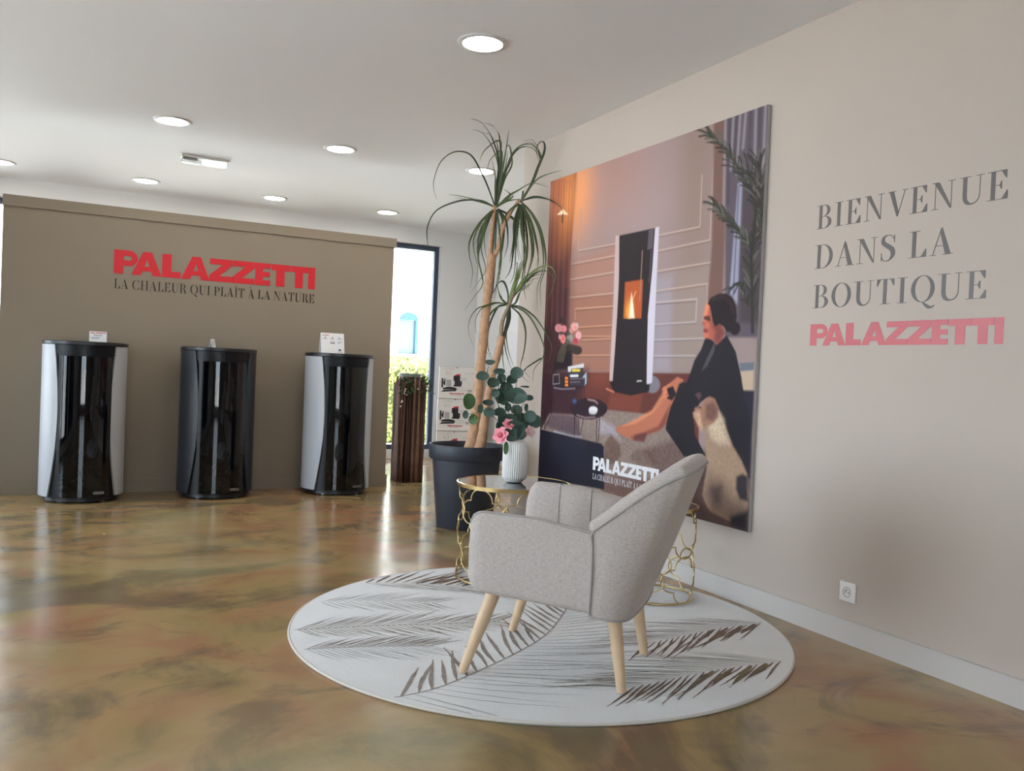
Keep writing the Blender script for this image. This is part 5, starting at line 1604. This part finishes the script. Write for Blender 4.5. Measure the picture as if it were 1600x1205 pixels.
def paint_poster(nu, nv):
    U, V = np.meshgrid((np.arange(nu) + .5) / nu * 1000, (np.arange(nv) + .5) / nv * 1000)
    lin = lambda c: np.array([s2l(x) for x in c])
    img = np.zeros((nv, nu, 3)) + lin((152, 132, 130))
    rs = np.random.RandomState(4)
    grain = rs.randn(nv, nu)
    grain = (grain + np.roll(grain, 1, 0) + np.roll(grain, 1, 1) + np.roll(grain, -1, 0)) / 2

    def dist(px, py, pts, closed):
        d = np.full(px.shape, 1e9)
        inside = np.zeros(px.shape, bool)
        n = len(pts)
        for i in range(n if closed else n - 1):
            (x0, y0), (x1, y1) = pts[i], pts[(i + 1) % n]
            dx, dy = x1 - x0, y1 - y0
            L2 = dx * dx + dy * dy + 1e-9
            t = np.clip(((px - x0) * dx + (py - y0) * dy) / L2, 0, 1)
            d = np.minimum(d, (px - x0 - t * dx) ** 2 + (py - y0 - t * dy) ** 2)
            if closed and y0 != y1:
                c = ((y0 > py) != (y1 > py)) & (px < dx * (py - y0) / (y1 - y0) + x0)
                inside ^= c
        d = np.sqrt(d)
        return np.where(inside, -d, d) if closed else d
    for op in POSTER_OPS:
        k, col = op[0], lin(op[1])
        if k == 'G':
            (cx, cy), ru, rv, al = op[2:]
            a = al * np.exp(-((U - cx) / ru) ** 2 - ((V - cy) / rv) ** 2)
            img += (col - img) * a[..., None]
            continue
        if k == 'P':
            blur, al, nz, pts = op[2:]
            w = 0
        else:
            w, blur, al, pts = op[2:]
            nz = 0
        xs_ = [p[0] for p in pts]
        ys_ = [p[1] for p in pts]
        mg = blur * 1.2 + w + 3
        i0, i1 = int(max(0, (min(xs_) - mg) / 1000 * nu)), int(min(nu, (max(xs_) + mg) / 1000 * nu + 2))
        j0, j1 = int(max(0, (min(ys_) - mg) / 1000 * nv)), int(min(nv, (max(ys_) + mg) / 1000 * nv + 2))
        if i1 <= i0 or j1 <= j0:
            continue
        d = dist(U[j0:j1, i0:i1], V[j0:j1, i0:i1], pts, k == 'P') - w / 2
        a = np.clip(.5 - d / (2 * blur), 0, 1)
        a = al * a * a * (3 - 2 * a)
        c = col[None, None, :] * np.ones((j1 - j0, i1 - i0, 1))
        if nz:
            c = c * np.clip(1 + nz / 100. * .8 * grain[j0:j1, i0:i1, None], .3, 2)
        img[j0:j1, i0:i1] += (c - img[j0:j1, i0:i1]) * a[..., None]
    return np.clip(img, 0, 1)


def poster_mat():
    mt = bpy.data.materials.new('printed_poster')
    mt.use_nodes = True
    nt = mt.node_tree
    b = nt.nodes['Principled BSDF']
    at = nt.nodes.new('ShaderNodeVertexColor')
    at.layer_name = 'print'
    mx = nt.nodes.new('ShaderNodeMix')
    mx.data_type = 'RGBA'
    mx.blend_type = 'MULTIPLY'
    mx.inputs[0].default_value = 1
    mx.inputs[7].default_value = (POSTER_GAIN, POSTER_GAIN, POSTER_GAIN, 1)
    mx.clamp_result = False
    nt.links.new(at.outputs['Color'], mx.inputs[6])
    nt.links.new(mx.outputs[2], b.inputs['Base Color'])
    b.inputs['Roughness'].default_value = .45
    b.inputs['Specular IOR Level'].default_value = .3
    return mt


POSTER_GAIN = 1.15
po = thing('poster', (XW - .002, (PY0 + PY1) / 2, PZ0), 'large framed advertising print of a woman and dog beside a lit stove', 'poster')
yc = (PY0 + PY1) / 2
MB().box(-.020, PY1 - yc, 0, 0, PY0 - yc, PZ1 - PZ0).build('backing_board', M['alu'], po)
NU, NV = 460, 470
img = paint_poster(NU, NV)
gy = PY0 - (PY0 - PY1) * np.arange(NU) / (NU - 1) - yc
gz = (PZ1 - PZ0) * (1 - np.arange(NV) / (NV - 1))
verts = np.zeros((NV, NU, 3), np.float32)
verts[..., 0] = -.0215
verts[..., 1] = gy[None, :]
verts[..., 2] = gz[:, None]
idx = np.arange(NU * NV).reshape(NV, NU)
quads = np.stack([idx[:-1, :-1], idx[1:, :-1], idx[1:, 1:], idx[:-1, 1:]], -1).reshape(-1, 4)
me = bpy.data.meshes.new('print')
me.vertices.add(NU * NV)
me.vertices.foreach_set('co', verts.ravel())
me.loops.add(len(quads) * 4)
me.loops.foreach_set('vertex_index', quads.ravel().astype(np.int32))
me.polygons.add(len(quads))
me.polygons.foreach_set('loop_start', np.arange(0, len(quads) * 4, 4, dtype=np.int32))
me.polygons.foreach_set('loop_total', np.full(len(quads), 4, np.int32))
me.update(calc_edges=True)
ca = me.color_attributes.new('print', 'FLOAT_COLOR', 'POINT')
ca.data.foreach_set('color', np.concatenate([img, np.ones((NV, NU, 1))], -1).astype(np.float32).ravel())
me.materials.append(poster_mat())
pr = bpy.data.objects.new('print', me)
COL.objects.link(pr)
pr.parent = po
tfp = lambda x, y, d: (-.0218 - d, 4.443 - yc - x, y + .489 - PZ0)
flat_word('printed_brand', brand_letters(.665, .082), tfp, M['white_print'], po, .0004)
tfp2 = lambda x, y, d: (-.0218 - d, 4.441 - yc - x, y + .432 - PZ0)
flat_word('printed_slogan', serif_letters('LA CHALEUR QUI PLAÎT À LA NATURE', .665, .036), tfp2, M['white_print'], po, .0004)

# ------------------------------------------------------------------ wall socket
so = thing('wall_socket', (XW, 2.486, .214), 'white square power socket low on the cream wall', 'socket')
MB().rbox(-.010, -.041, -.041, 0, .041, .041, .004, 3).build('cover_plate', M['socket'], so, smooth=40)
b = MB()
prof = [(.0215, .0105), (.0205, .0125), (.0185, .0125), (.0178, .0100), (.0172, .0015), (.0, .0012)]
vs_rows = [[(-z, r * math.cos(2 * PI * k / 32), r * math.sin(2 * PI * k / 32)) for k in range(32)] for r, z in prof]
MB().grid(vs_rows, closed_u=True).build('socket_ring', M['lamp_trim'], so, smooth=40)
for dy in (-.0075, .0075):
    MB().tube([(-.0115, dy, -.002), (-.0102, dy, -.002)], .0026, 10).build('pin_hole', M['socket_dark'], so)
MB().tube([(-.0105, 0, .0085), (-.021, 0, .0085)], .0024, 10).build('earth_pin', M['silver'], so)

# ------------------------------------------------------------------ rug
RC = Vector((1.809, 3.138, 0))
RR = 1.035
rug = thing('round_rug', RC, 'round light grey rug with feather pattern under the armchair', 'rug')


def rug_z(x, y):
    r = math.hypot(x, y)
    a = math.atan2(y, x)
    wv = .0015 * max(0, (r - .8) / .235) * max(0, math.sin(9 * a + 1.2)) * (1 if -2.2 < a < -.3 else 0)
    return .0100 + wv


nr, na = 20, 128
rows = []
for i in range(nr + 1):
    r = RR * (i / nr) ** .8 if i else .001
    rows.append([(r * math.cos(2 * PI * k / na), r * math.sin(2 * PI * k / na), rug_z(r * math.cos(2 * PI * k / na), r * math.sin(2 * PI * k / na))) for k in range(na)])
rows.append([((RR + .002) * math.cos(2 * PI * k / na), (RR + .002) * math.sin(2 * PI * k / na), .001) for k in range(na)])
MB().grid(rows, closed_u=True).build('pile', M['rug'], rug, smooth=60)
rim = [(RR * math.cos(2 * PI * k / na), RR * math.sin(2 * PI * k / na), rug_z(RR * math.cos(2 * PI * k / na), RR * math.sin(2 * PI * k / na)) - .0042) for k in range(na)]
MB().tube(rim, .0056, 8, closed=True).build('binding', M['rug_rim'], rug, smooth=60)


def feather(spine, specs, spine_w, m_sp):
    """spine: points on the rug; specs: (side, n, length, angle0, angle1, width, curl, material)"""
    S = smooth_path([(x, y, 0) for x, y in spine], 10)
    cum = [0]
    for i in range(1, len(S)):
        cum.append(cum[-1] + (S[i] - S[i - 1]).length)

    def at(d):
        for i in range(1, len(S)):
            if cum[i] >= d or i == len(S) - 1:
                t = (d - cum[i - 1]) / max(1e-6, cum[i] - cum[i - 1])
                return S[i - 1].lerp(S[i], t), (S[i] - S[i - 1]).normalized()

    def strip(P, ws, b):
        rws = []
        lift = rnd.uniform(0, .0010)
        for i, p in enumerate(P):
            t = P[min(i + 1, len(P) - 1)] - P[max(i - 1, 0)]
            n = Vector((-t.y, t.x, 0))
            n = n.normalized() * ws[i] if n.length > 1e-9 else Vector((0, 0, 0))
            if math.hypot(p.x, p.y) > RR - .012:
                break
            z = rug_z(p.x, p.y) + .0004 + lift
            rws.append([(p.x - n.x, p.y - n.y, z), (p.x + n.x, p.y + n.y, z)])
        if len(rws) > 1:
            b.grid(rws)
    by = {}
    for side, n, ln, a0, a1, w, curl, mk in specs:
        b = by.setdefault(mk, MB())
        for k in range(n):
            f = (k + rnd.uniform(.42, .58)) / n
            p, t = at(cum[-1] * f)
            ang = side * math.radians(a0 + (a1 - a0) * f + rnd.uniform(-1.2, 1.2))
            L_ = ln * (1 - .35 * abs(2 * f - .9)) * rnd.uniform(.8, 1.08)
            P = []
            q = p.copy()
            a = math.atan2(t.y, t.x) + ang
            NS = 12
            for s in range(NS + 1):
                P.append(q.copy())
                a += -side * curl / NS + rnd.uniform(-.05, .05)
                q = q + Vector((math.cos(a), math.sin(a), 0)) * L_ / NS
            ww = [w * (.35 + .9 * math.sin(PI * min(1, (s + .8) / NS))) * rnd.uniform(.75, 1.25) for s in range(NS + 1)]
            strip(P, ww, b)
    if spine_w:
        b = by.setdefault(m_sp, MB())
        strip(S, [spine_w] * len(S), b)
    for mk, b in by.items():
        if b.v:
            b.build('feather_motif', M[mk], rug, fix=False)


feather([(.985, -.34), (.673, -.338), (.266, -.399)], [(1, 20, .42, 34, 28, .0034, .10, 'rug_brown'), (-1, 26, .46, 42, 30, .0016, .25, 'rug_brown')], 0, 'rug_brown')
feather([(.95, -.34), (.62, -.342)], [(1, 4, .28, 33, 30, .0085, .08, 'rug_brown')], 0, 'rug_brown')
feather([(.66, -.755), (.327, -.739), (-.069, -.77)], [(1, 20, .36, 34, 28, .0034, .10, 'rug_brown'), (-1, 30, .50, 42, 30, .0016, .25, 'rug_olive')], 0, 'rug_olive')
feather([(.62, -.755), (.28, -.742)], [(1, 4, .26, 33, 30, .0085, .08, 'rug_olive')], 0, 'rug_olive')
feather([(-.551, .880), (-.288, .798), (.078, .589), (.40, .42)], [(1, 24, .34, 62, 56, .0058, .12, 'rug_brown'), (-1, 26, .44, 36, 28, .0028, .2, 'rug_taupe')], .002, 'rug_brown')
feather([(-.30, .80), (.10, .57)], [(1, 6, .30, 60, 56, .011, .1, 'rug_brown')], 0, 'rug_brown')
feather([(-.984, .242), (-.658, .183), (-.34, .107), (-.15, .07)], [(1, 36, .30, 46, 36, .0022, .15, 'rug_taupe'), (-1, 36, .24, 60, 44, .0022, .25, 'rug_gold')], .002, 'rug_gold')
feather([(-.80, .60), (-.55, .53), (-.30, .42)], [(1, 14, .26, 46, 36, .0024, .15, 'rug_grey'), (-1, 16, .26, 58, 44, .0022, .25, 'rug_taupe')], 0, 'rug_grey')
feather([(-1.005, -.001), (-.786, -.049), (-.537, -.129)], [(1, 26, .24, 46, 36, .0024, .15, 'rug_taupe'), (-1, 22, .26, 58, 44, .0017, .25, 'rug_grey')], .002, 'rug_taupe')
feather([(-.85, -.562), (-.626, -.507), (-.138, -.223), (.16, .07), (.34, .30)], [(1, 26, .36, 54, 36, .0060, .05, 'rug_taupe'), (-1, 34, .62, 64, 46, .0017, .25, 'rug_grey')], .0022, 'rug_taupe')

# ------------------------------------------------------------------ wire tables
def quatrefoil(n=14):
    a, r = .52, .48
    x = (2 * a + math.sqrt(max(0, 4 * a * a - 8 * (a * a - r * r)))) / 4
    pts = []
    for k in range(4):
        th = k * PI / 2
        # lobe centred at distance a, from cusp to cusp
        al = math.atan2(x, x - a)
        for j in range(n):
            g = -al + 2 * al * j / (n - 1)
            px, py = a + r * math.cos(g), r * math.sin(g)
            pts.append((px * math.cos(th) - py * math.sin(th), px * math.sin(th) + py * math.cos(th)))
        pts.pop()
    return pts


def wire_table(x, y, r, h, n, rot, z0, label):
    t = thing('wire_side_table', (x, y, z0), label, 'side table', 'gold wire side tables', rot)
    circ = lambda rr, z, k=64: [(rr * math.cos(2 * PI * i / k), rr * math.sin(2 * PI * i / k), z) for i in range(k)]
    MB().lathe([(r - .006, h - .020), (r, h - .020), (r + .002, h - .002), (r - .004, h), (r - .006, h - .002)], 64, cap0=False, cap1=False).build('top_rim', M['gold'], t, smooth=40)
    MB().lathe([(r - .0075, h - .010), (r - .0075, h - .003), (r - .012, h - .002)], 64).build('glass_top', M['smoked'], t)
    MB().tube(circ(r - .010, .006), .0055, 8, closed=True).build('base_ring', M['gold'], t, smooth=60)
    q = quatrefoil()
    sw = PI * (r - .010) / n * 1.07
    sh_ = (h - .026) / 4 * 1.035
    base = MB()
    for tier in range(2):
        zc = .0042 + sh_ + tier * (h - .026) / 2
        pts = []
        for px, py in q:
            a = px * sw / (r - .010)
            pts.append(((r - .010) * math.cos(a), (r - .010) * math.sin(a), zc + py * sh_))
        b = MB().tube(pts, .0036, 7, closed=True)
        me = bpy.data.meshes.new('wire_loop')
        me.from_pydata(b.v, [], b.f)
        me.polygons.foreach_set('use_smooth', [True] * len(me.polygons))
        me.materials.append(M['gold'])
        for k in range(n):
            inst(me, 'wire_loop', t, (0, 0, 0), (0, 0, 2 * PI * k / n))
    return t


T1 = (2.060, 3.895)
wire_table(*T1, .295, .493, 7, -2.65, .0125, 'larger gold wire table with mirrored glass top holding the white vase')
wire_table(2.563, 3.341, .20, .452, 5, -1.387, .0125, 'smaller gold wire table behind the armchair near the poster')

# ------------------------------------------------------------------ vase and bouquet
VZ = .5065
va = thing('ribbed_vase', (2.063, 3.90, VZ), 'white ribbed ceramic vase on the mirrored wire table', 'vase')
rip = lambda a, r, z: (-.0050 * (1 - abs(math.cos(a * 18)))) if (.025 < z < .195 and r > .055) else 0
MB().lathe([(.040, 0), (.046, .004), (.047, .010), (.060, .017), (.065, .028), (.0655, .05), (.0655, .10), (.0655, .15), (.0655, .180), (.063, .196), (.056, .208), (.046, .214), (.042, .216), (.040, .22), (.036, .218), (.036, .19), (.05, .17), (.05, .03)], 288, ripple=rip).build('vase_body', M['vase'], va, smooth=60)
bq = thing('eucalyptus_bouquet', (2.063, 3.90, VZ + .19), 'artificial eucalyptus spray with pink flowers standing in the ribbed vase', 'bouquet')
BO = Vector((2.063, 3.90, VZ + .19))
mouth = Vector((0, 0, .015))
for P in BOUQUET_STEMS:
    pp = [Vector(p) - BO for p in P]
    if len(pp) > 2:
        pp = [Vector((rnd.uniform(-.015, .015), rnd.uniform(-.015, .015), -.12)), mouth + Vector((rnd.uniform(-.02, .02), rnd.uniform(-.02, .02), 0))] + pp[1:]
    MB().tube(smooth_path(pp, 4), .0017, 6).build('stalk', M['twig_stem'], bq)
viewd = Vector((0.44, 0.90, -.05)).normalized()
vr = viewd.cross(Vector((0, 0, 1))).normalized()
vu = vr.cross(viewd)
for i_, (x, y, z, rx, ry) in enumerate(BOUQUET_LEAVES):
    c = Vector((x, y, z)) - BO
    tilt1, tilt2 = rnd.uniform(-.45, .45), rnd.uniform(-.45, .45)
    rx, ry = rx * 1.35, ry * 1.35
    e1 = (vr * math.cos(tilt1) + viewd * math.sin(tilt1)).normalized() * rx
    e2 = (vu * math.cos(tilt2) + viewd * math.sin(tilt2)).normalized() * ry
    nrm = e1.cross(e2).normalized()
    ph = rnd.uniform(0, 6.28)
    N_ = 16
    vs = [c - nrm * min(rx, ry) * .22]
    for ring_, rad_ in ((0, .55), (1, 1.0)):
        for k in range(N_):
            a = 2 * PI * k / N_
            rr = rad_ * (1 + .10 * math.cos(a - ph) - .04 * math.cos(3 * (a - ph)))
            vs.append(c + e1 * math.cos(a) * rr + e2 * math.sin(a) * rr - nrm * min(rx, ry) * .22 * (1 - rad_ ** 2) + nrm * .1 * rx * math.cos(2 * (a - ph)) * (rad_ ** 2))
    fs = [(0, 1 + k, 1 + (k + 1) % N_) for k in range(N_)] + [(1 + k, 1 + N_ + k, 1 + N_ + (k + 1) % N_, 1 + (k + 1) % N_) for k in range(N_)]
    m_ = M['euca2'] if i_ in (18, 33, 20) else M['euca']
    MB().add(vs, fs).build('eucalyptus_leaf', m_, bq, smooth='all', fix=False)
for i_, (x, y, z, r, pale) in enumerate(BOUQUET_FLOWERS):
    c = Vector((x, y, z)) - BO
    r = r * 1.5
    ax = (-viewd + vr * (-.5 if i_ == 1 else (.6 if pale else .1)) + vu * (.1 if i_ else .5)).normalized()
    u = ax.orthogonal().normalized()
    w = ax.cross(u)
    fl = MB().lathe([(.002, 0), (r * .18, r * .1), (r * .16, r * .3), (.001, r * .4)], 10)
    R3 = Matrix((u, w, ax)).transposed()
    fl.v = [tuple(c + R3 @ Vector(p)) for p in fl.v]
    head = fl.build('flower_head', M['petal_deep'] if not pale else M['petal_pale'], bq)
    for layer, (np_, ln, lift) in enumerate(((6, 1.0, .25), (5, .75, .6), (4, .5, .95))):
        for k in range(np_):
            a = 2 * PI * (k + layer * .4) / np_
            d = u * math.cos(a) + w * math.sin(a)
            s = ax.cross(d)
            rows = []
            for j in range(6):
                f = j / 5
                base_ = c + d * (r * ln * f * math.cos(lift * f)) + ax * (r * ln * f * math.sin(lift) * (1.2 - .5 * f))
                wd = r * ln * .42 * math.sin(PI * min(.96, .12 + f * .82))
                rows.append([base_ - s * wd + ax * wd * .25, base_, base_ + s * wd + ax * wd * .25])
            MB().grid(rows).build('petal', M['petal_pale'] if pale else (M['petal_deep'] if layer == 2 else M['petal']), head, smooth='all', fix=False)

# ------------------------------------------------------------------ armchair
# local frame: +x = the chair's right, +y = the way it faces
CO = (1.645, 2.689, .0125)
CF = Vector((-.69347, .72049, 0))
ch = thing('armchair', CO, 'greige linen tub armchair with pale wooden legs on the round rug', 'armchair', None, math.atan2(CF.y, CF.x) - PI / 2)
Z0 = -.0125
# legs
for sx, yt, yb, xt, xb in ((-1, .175, .281, .225, .269), (1, .175, .276, .225, .269), (-1, -.225, -.277, .195, .216), (1, -.225, -.277, .195, .216)):
    lg = MB().tube([(sx * xt, yt, .33), (sx * (xt + (xb - xt) * .5), (yt + yb) / 2, .165), (sx * xb, yb, 0.0005)], [.0265, .0225, .0165], 20)
    lg.v = [(p[0], p[1], max(p[2], .0006)) for p in lg.v]
    lg.build('leg', M['wood'], ch, smooth=50)


def arm(s):
    """s=-1: the chair's left arm (towards the camera)"""
    rows = []
    dome = -.040 if s < 0 else .045
    NT = 26
    for i in range(NT + 1):
        f = i / NT
        t = (.262 if s < 0 else .225) - (.452 if s < 0 else .415) * f                 # front to rear
        e = min(1, (f + .002) / .13)
        rd = math.sqrt(max(0, 1 - (1 - e) ** 2))   # rounded nose
        zt = .585 - .012 * f - .030 * max(0, f - .55) / .45 - .055 * (1 - rd)
        zb = .300 - .028 * f + .035 * (1 - rd)
        xo = .316 - .022 * (1 - rd)
        xi = .205 + .03 * (1 - rd)
        ro = .028
        sec = []
        sec = []
        cz = zt - ro
        for k in range(5):                      # lower outer corner
            a = -PI / 2 + PI / 2 * k / 4
            sec.append((xo - ro + ro * math.cos(a), zb + ro + ro * math.sin(a)))
        for k in range(1, 5):
            sec.append((xo + .004 * math.sin(PI * k / 5), zb + ro + (cz - zb - ro) * k / 5))
        for k in range(5):                      # upper outer edge, rounded, then a domed crown
            a = PI / 2 * k / 4
            sec.append((xo - .014 + .014 * math.cos(a), zt - .014 + .014 * math.sin(a)))
        for k in range(1, 8):
            g = k / 8
            sec.append((xo - .014 + (xi - xo + .014) * g, zt + dome * rd * math.sin(PI * (g * .72))))
        zi = zt + dome * rd * math.sin(PI * .72)
        ch_ = .006 * abs(math.sin(PI * (t + .05) / .125))
        for k in range(0, 7):
            g = k / 6
            sec.append((xi - .010 * math.sin(PI * g) - ch_ * math.sin(PI * min(1, g * 1.3 + .1)) ** .5 * (1 if g < .72 else 0), zi - (zi - .36) * g))
        sec.append((xi, zb))
        rows.append([(s * x, t, z) for x, z in sec])
    b = MB().grid(rows, closed_u=True)
    n_ = len(rows[0])
    b.add(rows[0], [tuple(range(n_))]).add(rows[-1], [tuple(range(n_))])
    o = b.build('arm_rest', M['linen'], ch, smooth=60)
    if s > 0:
        for i in (9, 17):
            MB().tube([Vector(p) + Vector((-.0008, 0, .0006)) for p in rows[i][15:28]], .0022, 6).build('channel_seam', M['seam'], o, smooth=60)
    # piping along the top outer edge
    pp = []
    for r_ in rows[::1]:
        pp.append(Vector(r_[11]) + Vector((s * .001, 0, .001)))
    MB().tube(pp, .0042, 7).build('piping', M['seam'], o, smooth=60)
    return o


arm(-1)
arm(1)
# seat
MB().rbox(-.235, -.26, .285, .235, .235, .36, .02, 3).build('seat_base', M['linen'], ch, smooth=40)
MB().rbox(-.205, -.24, .345, .205, .265, .455, .035, 5).build('seat_cushion', M['linen'], ch, smooth=50)


def lerp(a, b, f):
    return a + (b - a) * f


def back_curves():
    """bottom and top edge of the outer shell, from the left wing round to the right wing"""
    Bp = smooth_path([(-.318, -.175, .272), (-.318, -.215, .268), (-.300, -.262, .262), (-.255, -.292, .258), (-.15, -.305, .256), (0, -.31, .256), (.15, -.305, .256), (.255, -.292, .258), (.300, -.262, .262), (.318, -.215, .268), (.318, -.175, .272)], 8)
    Tp = smooth_path([(-.318, -.178, .550), (-.312, -.255, .612), (-.302, -.340, .680), (-.285, -.430, .738), (-.245, -.478, .756), (0, -.492, .760), (.245, -.478, .756), (.285, -.430, .738), (.302, -.340, .680), (.312, -.255, .612), (.318, -.178, .550)], 8)
    return Bp, Tp


Bp, Tp = back_curves()
nC = len(Bp)
rows = []
cols = []
for i in range(nC):
    Bq, Tq = Bp[i], Tp[i]
    f = i / (nC - 1)
    # outward direction from the chair's middle
    tang = (Tp[min(i + 1, nC - 1)] - Tp[max(i - 1, 0)])
    og = Vector((Tq.x + Bq.x, Tq.y + Bq.y + .26, 0))
    og = og.normalized()
    wing = 1 - abs(2 * f - 1)
    col_ = []
    for k in range(9):                              # outer face
        g = k / 8
        p = Bq.lerp(Tq, g) + og * (.006 * math.sin(PI * g) * min(1, wing * 6))
        col_.append(p)
    th = .070 * min(1, .75 + wing)
    inn = -og
    if wing < .6:
        # the wing edge: thickness runs towards the inside of the tub
        inn = Vector((-math.copysign(1, Tq.x) * .80, .45, 0)).normalized().lerp(inn, min(1, wing / .6)).normalized()
    pad = .010 * abs(math.sin(PI * 6 * f)) ** .6
    for k in range(1, 8):                           # padded rim
        a = PI * k / 8
        p = Tq + inn * (th / 2) * (1 - math.cos(a)) + Vector((0, 0, .030 * math.sin(a)))
        col_.append(p)
    Ti = Tq + inn * th
    Bi = Vector((Bq.x * .68, -.205 if wing > .35 else Bq.y * .9, .42))
    if wing < .35:
        Bi = Vector((math.copysign(.205, Bq.x), lerp(-.14, -.205, wing / .35), .42))
    for k in range(0, 8):
        g = k / 7
        p = Ti.lerp(Bi, g) + inn * (pad * math.sin(PI * min(1, g + .08)) ** .4 if g < .95 else 0)
        col_.append(p)
    cols.append(col_)
rws = [list(r) for r in cols]
b = MB().grid(rws)
b.add(rws[0], [tuple(range(len(rws[0])))]).add(rws[-1], [tuple(range(len(rws[0])))])
back = b.build('backrest', M['linen'], ch, smooth=70)
MB().tube([p + Vector((0, 0, .002)) for p in Tp], .0046, 7).build('piping', M['seam'], back, smooth=60)
for s in (-1, 1):
    MB().tube([(s * .321, -.176, .275), (s * .324, -.180, .42), (s * .318, -.178, .500), (s * .322, -.172, .535), (s * .316, -.178, .556)], .0045, 7).build('seam_piping', M['seam'], back, smooth=60)
MB().tube([p + Vector((0, 0, -.001)) for p in Bp], .004, 6).build('hem_piping', M['seam'], back, smooth=60)
bm_ = MB()
n_ = len(Bp)
bm_.add([p + Vector((0, 0, .001)) for p in Bp], [tuple(range(n_))])
bm_.build('underside', M['seam'], back)
